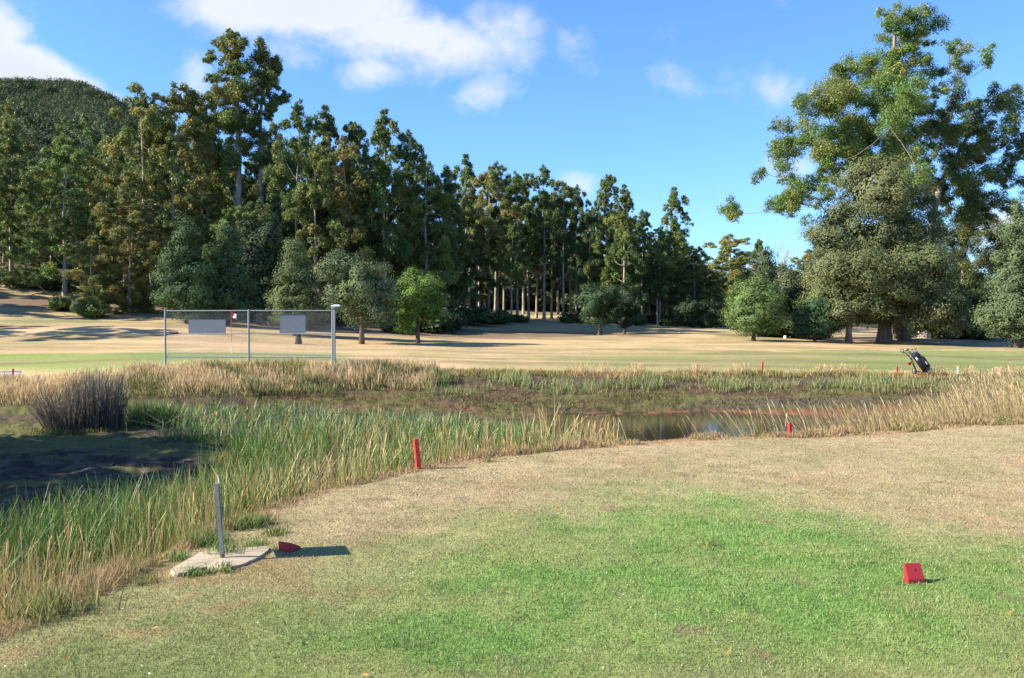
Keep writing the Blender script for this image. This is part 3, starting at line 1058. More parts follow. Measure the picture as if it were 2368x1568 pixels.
def gum_meshes(name, trunk, trad, clumps, tints, per=240, size=.34, rmin=.035, sub=7, flat=.98):
    """trunk and crown meshes of a gum tree; clumps are (x, y, z, radius)"""
    mb = MB()
    mb.tube(trunk, trad, 9, caps=False)
    # root flare
    b = Vector(trunk[0])
    limb_net(trunk, trad, clumps, mb, rmin)
    tr = bpy.data.meshes.new(name + '_trunk')
    tr.from_pydata(mb.v, [], mb.f)
    tr.polygons.foreach_set('use_smooth', mb.sm)
    tr.update()
    PC, PR, PT = [], [], []
    tints = np.array(tints, float)
    for (x, y, z, r) in clumps:
        t = tints[rng.integers(len(tints))] * rng.uniform(.82, 1.2)
        n = max(3, int(sub * rng.uniform(.7, 1.3)))
        d = rand_dirs(n, -.8)
        a_, b_ = rng.uniform(.75, 1.15), rng.uniform(.75, 1.2)
        for q in d:
            PC.append((x + q[0] * r * .72 * a_, y + q[1] * r * .72 * a_, z + q[2] * r * .78 * b_ - .12 * r))
            PR.append(r * rng.uniform(.36, .66))
            PT.append(t * rng.uniform(.92, 1.09))
    V, Q, K = puffs_to_leaves(np.array(PC), np.array(PR), np.array(PT), per, size, flat)
    return tr, mesh_quads(name + '_crown', V, Q, K)


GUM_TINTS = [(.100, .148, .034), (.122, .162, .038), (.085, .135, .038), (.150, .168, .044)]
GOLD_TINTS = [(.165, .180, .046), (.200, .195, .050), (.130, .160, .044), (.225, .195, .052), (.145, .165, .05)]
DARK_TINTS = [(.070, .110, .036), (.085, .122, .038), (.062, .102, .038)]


def gum_proto(name, kind, tints, seed):
    random.seed(seed)
    H, hw = 26.0, 5.4
    lean = random.uniform(-.8, .8)
    n = 9
    ph = random.uniform(0, 6)
    tk = [(lean * (i / n) ** 1.5 + .25 * math.sin(ph + i * .9) * i / n, .25 * math.cos(ph + i * 1.1) * i / n, -.3 + (H * .955 + .3) * i / n) for i in range(n + 1)]
    rad = [.33 * (1 - .86 * (i / n) ** .9) + (.12 if i == 0 else 0) for i in range(n + 1)]
    cl = []

    def trunk_xy(z):
        t = max(0, min(1, z / (H * .955))) * n
        i = min(int(t), n - 1)
        a, b = tk[i], tk[i + 1]
        return a[0] + (b[0] - a[0]) * (t - i), a[1] + (b[1] - a[1]) * (t - i)
    if kind == 'spire':
        cb, prof, nn = .26, lambda t: .16 + .84 * (1 - t) ** .8, 19
    elif kind == 'broad':
        cb, prof, nn = .24, lambda t: math.sin(math.pi * min(1, .18 + .74 * t)) ** .6, 22
    elif kind == 'tall':
        cb, prof, nn = .42, lambda t: math.sin(math.pi * min(1, .18 + .74 * t)) ** .7 * .9, 15
    else:
        cb, prof, nn = .07, lambda t: math.sin(math.pi * min(1, .26 + .66 * t)) ** .6, 28
    for i in range(nn):
        t = ((i + random.random()) / nn) ** .9
        z = H * (cb + (1 - cb) * t) - 1.4
        a = i * 2.399 + random.uniform(-.7, .7)
        rr = hw * prof(t) * random.uniform(.30, 1.05)
        tx, ty = trunk_xy(z)
        Rh = random.uniform(1.5, 2.9) * (1 - .36 * t)
        hx, hy = tx + math.cos(a) * rr, ty + math.sin(a) * rr
        sq = random.uniform(.65, 1.0)
        for q in range(random.randint(5, 8)):
            b_, e_ = random.uniform(0, 6.28), random.uniform(-.6, 1.0)
            w_ = math.sqrt(1 - e_ * e_) * Rh * .8
            cl.append((hx + math.cos(b_) * w_, hy + math.sin(b_) * w_, z + e_ * Rh * sq, Rh * random.uniform(.28, .54)))
    tx, ty = trunk_xy(H)
    cl += [(tx + .1, ty, H - .6, .7), (tx + .6, ty + .2, H - 1.5, .75), (tx - .6, ty - .2, H - 1.9, .8), (tx + .2, ty + .5, H - 2.6, .8), (tx - .3, ty - .6, H - 3.1, .8)]
    if kind == 'spire':
        cl += [(tx + .2, ty, H - .1, .5)]
    return gum_meshes(name, tk, rad, cl, tints, 330, .23, sub=7), H, 5.4


PROTO = {}
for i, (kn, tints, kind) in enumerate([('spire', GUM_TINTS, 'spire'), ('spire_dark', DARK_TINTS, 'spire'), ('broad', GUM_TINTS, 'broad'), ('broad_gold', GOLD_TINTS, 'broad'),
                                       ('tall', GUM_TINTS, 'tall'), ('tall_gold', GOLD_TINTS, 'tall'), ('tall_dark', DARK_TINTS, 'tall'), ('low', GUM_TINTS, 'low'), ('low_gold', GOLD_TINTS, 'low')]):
    PROTO[kn] = [gum_proto('gum_%s_a' % kn, kind, tints, 40 + i * 2)]
    if kind in ('spire', 'tall', 'broad') and kn in ('spire', 'tall', 'broad', 'spire_dark', 'tall_dark'):
        PROTO[kn].append(gum_proto('gum_%s_b' % kn, kind, tints, 41 + i * 2))


def plant(name, meshes, mats, loc, scale, rz, label, cat='tree', group=None, parts=('trunk', 'crown')):
    r = thing(name, label, cat, loc, rz, group)
    r.scale = scale
    for p, me, m in zip(parts, meshes, mats):
        link(p, me, m, r)
    return r


gum_count = [0]


def gum(px, D, top, hw, kind, label, group=None, rz=None, var=None, bark=None):
    gum_count[0] += 1
    (meshes, H, w_) = PROTO[kind][(gum_count[0] if var is None else var) % len(PROTO[kind])]
    p = at(px, D)
    h = EYE + (HY - top) / F * D - p.z
    s = h / H
    sx = hw / F * D / w_
    sx = max(.78 * s, min(1.7 * s, sx * 1.28))
    rz = (gum_count[0] * 2.4) % 6.28 if rz is None else rz
    return plant('gum_tree', meshes, (M_GUMBARK, M_GUM), (p.x, p.y, p.z - .1), (sx, sx, s), rz, label, 'tree', group)


def dense_meshes(name, blobs, tint, size, puff, npuff, per, trunks, core=True, tint2=None, sides=9):
    """dense rounded crown: blobs are (cx, cy, cz, rx, ry, rz); trunks are (points, radii)"""
    mb = MB()
    for pts, rad in trunks:
        mb.tube(pts, rad, sides, caps=False)
    tr = bpy.data.meshes.new(name + '_trunk')
    tr.from_pydata(mb.v, [], mb.f)
    tr.polygons.foreach_set('use_smooth', mb.sm)
    tr.update()
    B = np.array(blobs, float)
    area = (B[:, 3] * B[:, 5])
    PC, PR, PT, PN = [], [], [], []
    tint = np.array(tint, float)
    tint2 = tint if tint2 is None else np.array(tint2, float)
    parts = []
    for i, b in enumerate(B):
        n = max(10, int(npuff * area[i] / area.sum()))
        d = rand_dirs(n, -.92)
        P = b[:3] + d * b[3:6] * rng.uniform(.86, 1.03, (n, 1))
        for j, o in enumerate(B):
            if j == i:
                continue
            q = (P - o[:3]) / o[3:6]
            P, d = P[np.sum(q * q, 1) > .80], d[np.sum(q * q, 1) > .80]
        bt = lerp(tint, tint2, rng.random())
        for p, nd in zip(P, d):
            PC.append(p)
            PN.append(nd)
            PR.append(puff * rng.uniform(.65, 1.35))
            PT.append(bt * rng.uniform(.84, 1.18))
        if core:
            m = int(320 + 260 * b[3] * b[5])
            dd = rand_dirs(m)
            CP = b[:3] + dd * b[3:6] * rng.uniform(.45, .80, (m, 1))
            s = rng.uniform(.20, .36, m) * min(1.0, .26 * b[3] + .35)
            parts.append(leaf_cards(CP, dd, s, s * .8, np.repeat(tint[None] * .95, m, 0) * rng.uniform(.8, 1.15, (m, 1))))
    parts.append(puffs_to_leaves(np.array(PC), np.array(PR), np.array(PT), per, size, .80, 0.0, .42, np.array(PN)))
    V, Q, K = merge(parts)
    return tr, mesh_quads(name + '_crown', V, Q, K)


def dome_blobs(H, hw, cb, shape, seed, n=9):
    """blobs stacked into a dome ('round'), cone ('cone') or skirt ('skirt') of height H, half width hw, crown base cb"""
    random.seed(seed)
    out = []
    h = H - cb
    if shape == 'round':
        out.append((0, 0, cb + h * .48, hw * .80, hw * .80, h * .48))
        for i in range(n):
            a = i * 2.399
            z = cb + h * (.14 + .60 * random.random())
            rr = hw * .46
            out.append((math.cos(a) * rr, math.sin(a) * rr, z, hw * random.uniform(.46, .60), hw * random.uniform(.46, .60), h * random.uniform(.20, .28)))
    elif shape == 'cone':
        for i in range(n + 3):
            t = (i + .5) / (n + 3)
            a = i * 2.399
            w_ = hw * (1 - .80 * t ** 1.35)
            out.append((math.cos(a) * w_ * .32, math.sin(a) * w_ * .32, cb + h * (.05 + .86 * t), w_ * .76, w_ * .76, h * (.17 - .05 * t)))
        out.append((0, 0, H - h * .09, hw * .22, hw * .22, h * .10))
    else:
        out.append((0, 0, cb + h * .42, hw * .82, hw * .82, h * .55))
        for i in range(n):
            a = i * 2.399
            t = random.random()
            w_ = hw * (1 - .62 * t)
            out.append((math.cos(a) * w_ * .48, math.sin(a) * w_ * .48, cb + h * (.08 + .68 * t), w_ * .60, w_ * .56, h * .20))
    return out


def stem(H, r, seed, top=.6, lean=.0):
    random.seed(seed)
    pts = [(0, 0, -.3)] + [(lean * i / 5 + random.uniform(-.05, .05) * H * .1, random.uniform(-.05, .05) * H * .1, H * top * i / 5) for i in range(1, 6)]
    return (pts, [r * 1.35] + [r * (1.05 - .14 * i) for i in range(1, 6)])


GREYG, MIDG, BRIGHTG, OLIVEG = (.108, .145, .058), (.070, .115, .045), (.110, .190, .040), (.105, .120, .062)


def wattle(px, D, top, hw, shape, tint, label, cbpx=None, seed=1, tr=.16, size=.21, npuff=150, per=150, fine=.72, puff=None, group=None, bark=None, name='wattle_tree', tint2=None):
    p = at(px, D)
    H = EYE + (HY - top) / F * D - p.z
    w_ = hw / F * D
    cb = .4 if cbpx is None else max(.15, EYE + (HY - cbpx) / F * D - p.z)
    ms = dense_meshes(name, dome_blobs(H, w_, cb, shape, seed), tint, size * fine, puff or w_ * .20, npuff, per * 2.0, [stem(H, tr, seed)], tint2=tint2)
    return plant(name, ms, (bark or M_DARKBARK, M_WATTLE), p, (1, 1, 1), 0, label, 'tree', group)


# --- the rounded trees standing on the fairway edge
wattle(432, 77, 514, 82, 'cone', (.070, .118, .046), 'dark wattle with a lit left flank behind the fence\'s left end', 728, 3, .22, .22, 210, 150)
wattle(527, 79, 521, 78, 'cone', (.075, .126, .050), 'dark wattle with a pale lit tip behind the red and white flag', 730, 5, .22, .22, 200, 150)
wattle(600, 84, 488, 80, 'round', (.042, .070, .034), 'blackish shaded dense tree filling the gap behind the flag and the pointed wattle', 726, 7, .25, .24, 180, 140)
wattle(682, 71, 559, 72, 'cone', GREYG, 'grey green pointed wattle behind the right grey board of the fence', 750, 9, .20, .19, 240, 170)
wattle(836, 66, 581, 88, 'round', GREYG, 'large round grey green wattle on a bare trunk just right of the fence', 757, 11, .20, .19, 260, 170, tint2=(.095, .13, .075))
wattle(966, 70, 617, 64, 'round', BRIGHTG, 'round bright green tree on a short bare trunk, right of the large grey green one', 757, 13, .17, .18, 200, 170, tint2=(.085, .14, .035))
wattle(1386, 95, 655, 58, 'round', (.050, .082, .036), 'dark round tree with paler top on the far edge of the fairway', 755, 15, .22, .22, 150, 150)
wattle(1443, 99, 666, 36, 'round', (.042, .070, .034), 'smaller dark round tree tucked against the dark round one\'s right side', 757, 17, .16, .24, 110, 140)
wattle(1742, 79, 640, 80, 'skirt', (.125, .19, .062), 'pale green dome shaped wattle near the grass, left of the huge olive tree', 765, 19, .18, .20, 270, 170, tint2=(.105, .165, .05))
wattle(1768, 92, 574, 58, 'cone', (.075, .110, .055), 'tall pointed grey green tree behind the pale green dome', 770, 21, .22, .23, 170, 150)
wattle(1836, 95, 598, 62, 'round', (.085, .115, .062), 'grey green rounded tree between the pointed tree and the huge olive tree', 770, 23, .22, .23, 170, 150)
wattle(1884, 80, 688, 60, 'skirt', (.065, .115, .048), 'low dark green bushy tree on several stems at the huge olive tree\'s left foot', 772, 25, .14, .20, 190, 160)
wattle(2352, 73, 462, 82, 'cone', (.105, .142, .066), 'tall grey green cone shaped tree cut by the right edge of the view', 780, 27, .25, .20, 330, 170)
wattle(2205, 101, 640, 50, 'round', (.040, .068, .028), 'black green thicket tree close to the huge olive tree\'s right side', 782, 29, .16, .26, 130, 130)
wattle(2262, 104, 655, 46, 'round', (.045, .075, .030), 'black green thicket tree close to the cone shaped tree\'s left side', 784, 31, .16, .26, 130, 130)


def olive_giant():
    """the huge many-lobed tree on the right"""
    D = 83.0
    p = at(2052, D)
    u = D / F
    lobes = [(2030, 450, 105, 85), (2000, 560, 115, 90), (2100, 540, 95, 100), (1915, 560, 68, 62), (1940, 640, 95, 75), (2120, 640, 95, 88), (2030, 660, 105, 90),
             (1905, 690, 68, 62), (2120, 715, 80, 52), (1985, 715, 70, 40), (2060, 400, 60, 40), (1985, 430, 50, 45), (2165, 590, 60, 70), (2175, 690, 48, 62), (2085, 620, 80, 60),
             (2000, 395, 28, 24), (2040, 385, 30, 22), (1935, 505, 48, 40), (2090, 690, 60, 45), (1910, 738, 62, 46), (2122, 742, 78, 46), (2172, 742, 50, 56), (1990, 728, 50, 40), (2080, 725, 45, 36)]
    bl = []
    for i, (x, y, rx, rz_) in enumerate(lobes):
        dy = [(-.1), .25, .3, -.2, -.9, .2, -.8, -.4, -.9, -.7, .1, 0, .9, .7, -1.0, 0, 0, 0, -.7, -.6, -.7, .3, -.5, -.6][i] * 3.2
        bl.append(((x - 2052) * u, dy * 1.25, EYE + (HY - y) * u - p.z, rx * u * .90, rx * u * .85, rz_ * u * .74))
    # lobes on the far side keep the crown full from all sides
    bl += [(0, 4.2, 8.5, 5.0, 4.0, 4.6), (-2.5, 3.4, 5.5, 4, 3.2, 3.6), (3.0, 3.8, 6.0, 3.6, 3.2, 3.6)]
    t1 = [(-.35, 0, -.4), (-.3, 0, 1.2), (-.2, .1, 3.0), (-.5, .2, 6.0), (-.2, .2, 10.0), (0, .2, 14.0)]
    t2 = [(-.2, .1, 1.3), (1.2, .3, 4.0), (2.6, .6, 7.5)]
    t3 = [(-.25, 0, 1.6), (-2.0, -.6, 4.0), (-3.8, -.8, 6.5)]
    ms = dense_meshes('olive_giant', bl, (.142, .154, .068), .17, .85, 1000, 300, [(t1, [.85, .62, .52, .42, .3, .12]), (t2, [.42, .3, .15]), (t3, [.36, .26, .12])], tint2=(.100, .122, .048), sides=11)
    plant('blackwood_tree', ms, (M_PINKBARK, M_WATTLE), p, (1, 1, 1), 0, 'huge many-lobed olive green tree in front of the tall gum', 'tree')


olive_giant()
wattle(1962, 80, 600, 70, 'round', (.115, .13, .056), 'smaller olive tree on a bare thick trunk at the huge olive tree\'s left side', 745, 33, .30, .22, 150, 150, bark=M_PINKBARK, name='blackwood_tree')


def custom_gum(label, rows, conv, base_px, D, trunk_px, r0, tints, depth=.55, per=300, size=.27, echo=.35, seed=1, rmin=.04, bark=None, sub=8):
    """a gum whose limbs carry the clumps observed; rows are (x, y, r) in survey sheets, conv turns them into bearings"""
    random.seed(seed)
    p = at(base_px, D)
    u = D / F
    tp = [((x - base_px) * u, random.uniform(-.15, .15) * i * .3, EYE + (HY - y) * u - p.z) for i, (x, y) in enumerate(trunk_px)]
    tp[0] = (tp[0][0], 0, -.4)
    n = len(tp)
    tr = [r0 * (1 - .84 * (i / (n - 1)) ** .85) + (r0 * .3 if i == 0 else 0) for i in range(n)]
    cl = []
    for (x, y, r) in rows:
        X, Y, r = conv(x, y, r)
        cx, cz, cr = (X - base_px) * u, EYE + (HY - Y) * u - p.z, r * u
        tx = np.interp(cz, [q[2] for q in tp], [q[0] for q in tp])
        spread = abs(cx - tx) * depth + 1.2
        cl.append((cx, random.uniform(-spread, spread), cz, cr * 1.1))
        for _ in range(2):              # lesser tufts hanging round each clump
            a = random.uniform(0, 6.28)
            cl.append((cx + math.cos(a) * cr * 1.15, cl[-1][1] + random.uniform(-.8, .8) * cr, cz + math.sin(a) * cr * .95, cr * random.uniform(.45, .74)))
        if random.random() < echo:      # limbs on the near and far sides
            a = random.choice((-1, 1))
            cl.append((tx + (cx - tx) * random.uniform(.15, .6), a * (abs(cx - tx) * .8 + 1.0), cz + random.uniform(-.6, .6), cr * 1.1))
    ms = gum_meshes('gum_custom', tp, tr, cl, tints, per, size, rmin, sub)
    plant('gum_tree', ms, (bark or M_GUMBARK, M_GUM), p, (1, 1, .982), 0, label, 'tree')


RIGHT = lambda x, y, r: (1618 + .5527 * x, .5527 * y, .5527 * r)
G1 = [(800, 50, 45), (860, 60, 40), (770, 110, 26), (840, 130, 42), (945, 80, 52), (900, 130, 38), (985, 100, 30), (980, 200, 28), (920, 215, 26), (690, 220, 55), (640, 250, 35), (760, 225, 45),
      (600, 290, 35), (850, 280, 48), (960, 270, 44), (1060, 250, 46), (1110, 260, 34), (1020, 340, 38), (620, 330, 56), (710, 340, 48), (570, 390, 44), (780, 340, 44), (640, 400, 48), (890, 370, 38),
      (450, 430, 46), (400, 470, 42), (345, 505, 32), (500, 480, 46), (560, 460, 55), (680, 430, 52), (750, 440, 52), (660, 520, 55), (580, 520, 44), (760, 560, 52), (840, 480, 44), (350, 600, 38),
      (410, 600, 46), (470, 580, 42), (540, 600, 46), (620, 610, 52), (700, 600, 54), (312, 680, 22), (450, 660, 36), (560, 690, 38), (780, 640, 44), (830, 690, 36), (240, 765, 30), (190, 810, 32), (180, 870, 22),
      (270, 880, 22), (320, 850, 30), (350, 830, 30), (390, 815, 28), (430, 780, 38), (470, 800, 46), (500, 740, 36), (440, 850, 28), (520, 760, 36), (720, 260, 35), (480, 720, 30)]
G2 = [(930, 430, 44), (960, 480, 52), (1030, 440, 48), (1070, 460, 36), (1120, 430, 32), (1000, 540, 54), (1060, 540, 48), (960, 580, 46), (920, 560, 38), (1110, 520, 40), (1240, 400, 50), (1200, 440, 40),
      (1290, 440, 46), (1330, 490, 32), (1180, 520, 44), (1250, 530, 46), (1090, 600, 46), (1030, 620, 38), (1190, 580, 44), (1330, 590, 32), (1310, 630, 36), (1240, 640, 40), (1290, 720, 40), (1170, 640, 36),
      (930, 700, 38), (980, 740, 42), (1060, 750, 46), (1120, 760, 52), (1200, 760, 48), (1230, 810, 36), (1320, 810, 36), (1050, 810, 46), (1140, 820, 46), (1290, 850, 32), (1240, 870, 32), (1180, 880, 36)]
G1 += [(700, 700, 50), (640, 690, 45), (740, 620, 50), (860, 600, 45), (820, 560, 45), (870, 420, 40), (800, 420, 45), (720, 560, 45), (600, 660, 40), (520, 650, 40), (900, 640, 45), (790, 280, 40), (840, 220, 35)]
G2 += [(860, 760, 50), (900, 820, 50), (960, 850, 55), (1010, 700, 45), (1130, 680, 45), (1270, 580, 45), (1060, 660, 45), (1220, 700, 45), (1340, 680, 40), (1345, 540, 40), (1150, 450, 35), (1080, 870, 50), (1000, 800, 45), (1350, 760, 40)]
G1 = [(a, b, c * (1.3 if a < 480 else 1.08)) for a, b, c in G1]
G3 = [(1050, 890, 42), (1100, 940, 50), (1180, 930, 42), (1240, 950, 36), (1230, 1010, 36), (1120, 1010, 50), (1180, 1050, 42), (1080, 1080, 48), (1240, 1100, 32), (1140, 1120, 46), (1190, 1110, 38),
      (1060, 1180, 56), (1120, 1200, 56), (1000, 1000, 50), (1090, 1280, 50)]
RT = [(.085, .140, .032), (.105, .158, .036), (.125, .165, .038), (.078, .130, .034), (.150, .168, .042)]
custom_gum('tallest gum of all with an open ragged crown, standing behind the huge olive tree', G1, RIGHT, 2085, 90,
           [(2085, 790), (2082, 700), (2080, 600), (2078, 480), (2074, 380), (2072, 280), (2070, 180), (2066, 90), (2064, 30)], .75, RT, .5, 470, .160, .22, 3, .04, M_PINKBARK)
custom_gum('dark gum with spreading limbs leaning right from behind the huge olive tree', G2, RIGHT, 2135, 95,
           [(2135, 790), (2140, 640), (2152, 520), (2170, 430), (2200, 370), (2235, 310), (2280, 250)], .55, [(.075, .125, .032), (.095, .145, .034), (.085, .13, .036), (.125, .155, .040)], .5, 450, .160, .15, 5, .04)
custom_gum('thin gum with bare drooping twigs between the huge olive tree and the cone shaped tree', G3, RIGHT, 2222, 104,
           [(2222, 790), (2222, 700), (2225, 620), (2232, 560), (2240, 500)], .32, [(.07, .098, .032), (.095, .11, .036)], .5, 520, .17, .5, 7, .035)

LEFT = lambda x, y, r: (317.8 + .3684 * x, 57.8 + .3684 * y, .3684 * r)
L1 = [(500, 75, 30), (560, 65, 40), (610, 70, 34), (640, 78, 20), (515, 110, 25), (640, 130, 42), (690, 140, 38), (610, 170, 36), (540, 170, 42), (480, 210, 28), (590, 200, 28), (510, 190, 32), (700, 270, 55),
      (650, 280, 38), (615, 275, 36), (530, 300, 42), (560, 320, 28), (470, 345, 34), (590, 390, 46), (540, 420, 38), (480, 440, 42), (500, 480, 46), (560, 460, 46), (420, 410, 28), (370, 470, 38), (350, 510, 38),
      (680, 400, 52), (730, 390, 42), (650, 450, 36), (520, 540, 55), (450, 580, 48), (600, 560, 60), (680, 590, 52), (420, 620, 38), (560, 620, 46), (400, 500, 28), (440, 700, 55), (560, 760, 60), (650, 720, 50),
      (480, 830, 60), (620, 860, 55), (540, 920, 60)]
L2 = [(740, 180, 38), (810, 150, 42), (850, 190, 38), (790, 210, 42), (850, 240, 46), (880, 250, 28), (810, 280, 46), (790, 330, 46), (850, 320, 36), (870, 370, 36), (800, 370, 32), (880, 420, 36), (910, 400, 24),
      (920, 440, 24), (860, 470, 36), (830, 520, 28), (720, 520, 36), (750, 560, 32), (880, 510, 28), (720, 650, 46), (780, 690, 46), (850, 720, 46), (700, 780, 50), (860, 800, 50), (760, 860, 52), (830, 920, 50)]
custom_gum('tallest gum of the left forest with open clumps high above its neighbours', L1, LEFT, 553, 101,
           [(553, 735), (553, 600), (553, 480), (553, 330), (550, 230), (545, 190), (538, 150), (532, 90)], .5, GUM_TINTS + [(.17, .17, .045)], .5, 520, .18, .45, 11)
custom_gum('second tallest gum of the left forest, slim, close against the tallest one\'s right', L2, LEFT, 606, 102,
           [(606, 735), (606, 600), (605, 470), (604, 330), (604, 270), (608, 220), (614, 150), (616, 112)], .42, GUM_TINTS, .55, 520, .18, .45, 13)

# --- forest edge: every gum that can be told apart by its top (bearing, distance, top, half width, kind, label)
for row in [
    (26, 97, 300, 62, 'tall', 'gum with a long pale bare trunk at the left edge of the view'),
    (-45, 92, 330, 60, 'low', 'leafy gum cut by the left edge of the view'),
    (35, 135, 228, 46, 'broad', 'thin crowned gum high on the slope against the wooded hill, furthest up on the left'),
    (92, 122, 385, 50, 'broad', 'dark gum behind the leafy yellow green one, under the wooded hill'),
    (200, 130, 264, 52, 'broad', 'round topped gum standing clear against the wooded hill'),
    (150, 94, 326, 72, 'low', 'yellow green leafy gum in front, left of the big golden gum'),
    (216, 82, 545, 44, 'low_gold', 'small gum with a leaning bare trunk above a round weed clump'),
    (262, 110, 395, 50, 'broad_gold', 'golden gum half hidden behind the leafy yellow green one'),
    (338, 97, 203, 78, 'low_gold', 'big golden olive gum with a double top, its left stem'),
    (402, 99, 197, 74, 'low_gold', 'big golden olive gum with a double top, its right stem'),
    (300, 84, 440, 66, 'low_gold', 'bushy golden gum hanging to the ground left of the fence'),
    (352, 86, 520, 50, 'low_gold', 'low leafy gum with a thick dark trunk just left of the fence'),
    (455, 104, 215, 50, 'broad_gold', 'golden gum crown between the big golden gum and the tallest left gum'),
    (480, 108, 300, 60, 'tall', 'shaded gum below the tallest left gum\'s left limbs'),
    (650, 104, 330, 55, 'broad', 'dense gum under the second tallest left gum\'s right limbs'),
    (688, 97, 228, 46, 'tall', 'flat topped gum right of the two tallest left gums'),
    (752, 112, 244, 34, 'spire', 'narrow pointed gum behind the flat topped one'),
    (730, 94, 330, 55, 'broad', 'dark leafy gum with tangled grey limbs above the grey green pointed wattle'),
    (795, 96, 314, 66, 'broad_gold', 'broad golden brown gum above the large round grey green wattle'),
    (823, 113, 284, 24, 'spire', 'slender spire poking up behind the broad golden brown gum'),
    (890, 98, 253, 44, 'spire', 'tall pointed gum above the gap between the two round trees by the fence'),
    (950, 104, 304, 40, 'spire_dark', 'dark pointed gum right of the tall pointed one'),
    (985, 100, 362, 56, 'broad', 'dense round shouldered gum above the round bright green tree'),
    (1030, 106, 388, 36, 'spire_dark', 'dark gum at the shoulder where the forest steps down'),
    (1076, 120, 356, 32, 'spire', 'thin open gum with a crooked bare top'),
    (1130, 116, 384, 50, 'tall_gold', 'golden gum with layered clumps, above bare pale trunks in the middle'),
    (1150, 122, 378, 34, 'tall_dark', 'dark gum peeping over the golden layered gum'),
    (1196, 117, 394, 38, 'tall', 'rounded gum right of the golden layered gum'),
    (1222, 121, 402, 34, 'tall', 'gum squeezed between the rounded one and the high knobbed one'),
    (1258, 118, 378, 36, 'tall', 'gum with a high knob of leaves, highest of the middle clump'),
    (1302, 117, 420, 36, 'tall_dark', 'dark gum right of the high knobbed one, on a bare trunk'),
    (1332, 122, 430, 28, 'spire_dark', 'small pointed gum stepping down right of the middle clump'),
    (1362, 116, 480, 34, 'tall_dark', 'low dark gum at the dip between the middle and right clumps'),
    (1402, 116, 404, 42, 'spire', 'double knobbed gum starting the right hand clump'),
    (1442, 112, 426, 40, 'spire', 'pointed gum beside the double knobbed one'),
    (1484, 115, 488, 38, 'spire_dark', 'dark gum descending right of the pointed one'),
    (1558, 122, 432, 46, 'spire', 'isolated spire shaped gum ending the forest, sky on both sides'),
    (1524, 117, 520, 40, 'broad', 'leafy gum filling below the isolated spire\'s left side'),
    (1606, 120, 568, 46, 'broad', 'lower rounded gum right of the isolated spire'),
    (1690, 142, 540, 58, 'broad_gold', 'dome topped golden brown gum in the gap beyond the fairway'),
    (1668, 138, 585, 40, 'low_gold', 'golden brown leafy gum at the left flank of the dome topped one'),
    (1716, 139, 580, 40, 'low', 'leafy gum at the right flank of the dome topped one'),
    (1800, 134, 612, 46, 'broad', 'gum under the leafless grey tree, between grey green trees'),
    (1752, 150, 553, 26, 'spire', 'small thin gum behind the tall pointed grey green tree'),
    (1870, 128, 575, 46, 'broad_gold', 'brownish gum showing left of the huge olive tree\'s shoulder'),
    (1655, 128, 625, 36, 'low', 'dark low gum at the far corner of the fairway'),
    (1640, 118, 660, 30, 'low', 'dark bushy gum on a thin stem near the far corner of the fairway'),
]:
    gum(*row[:5], row[5])

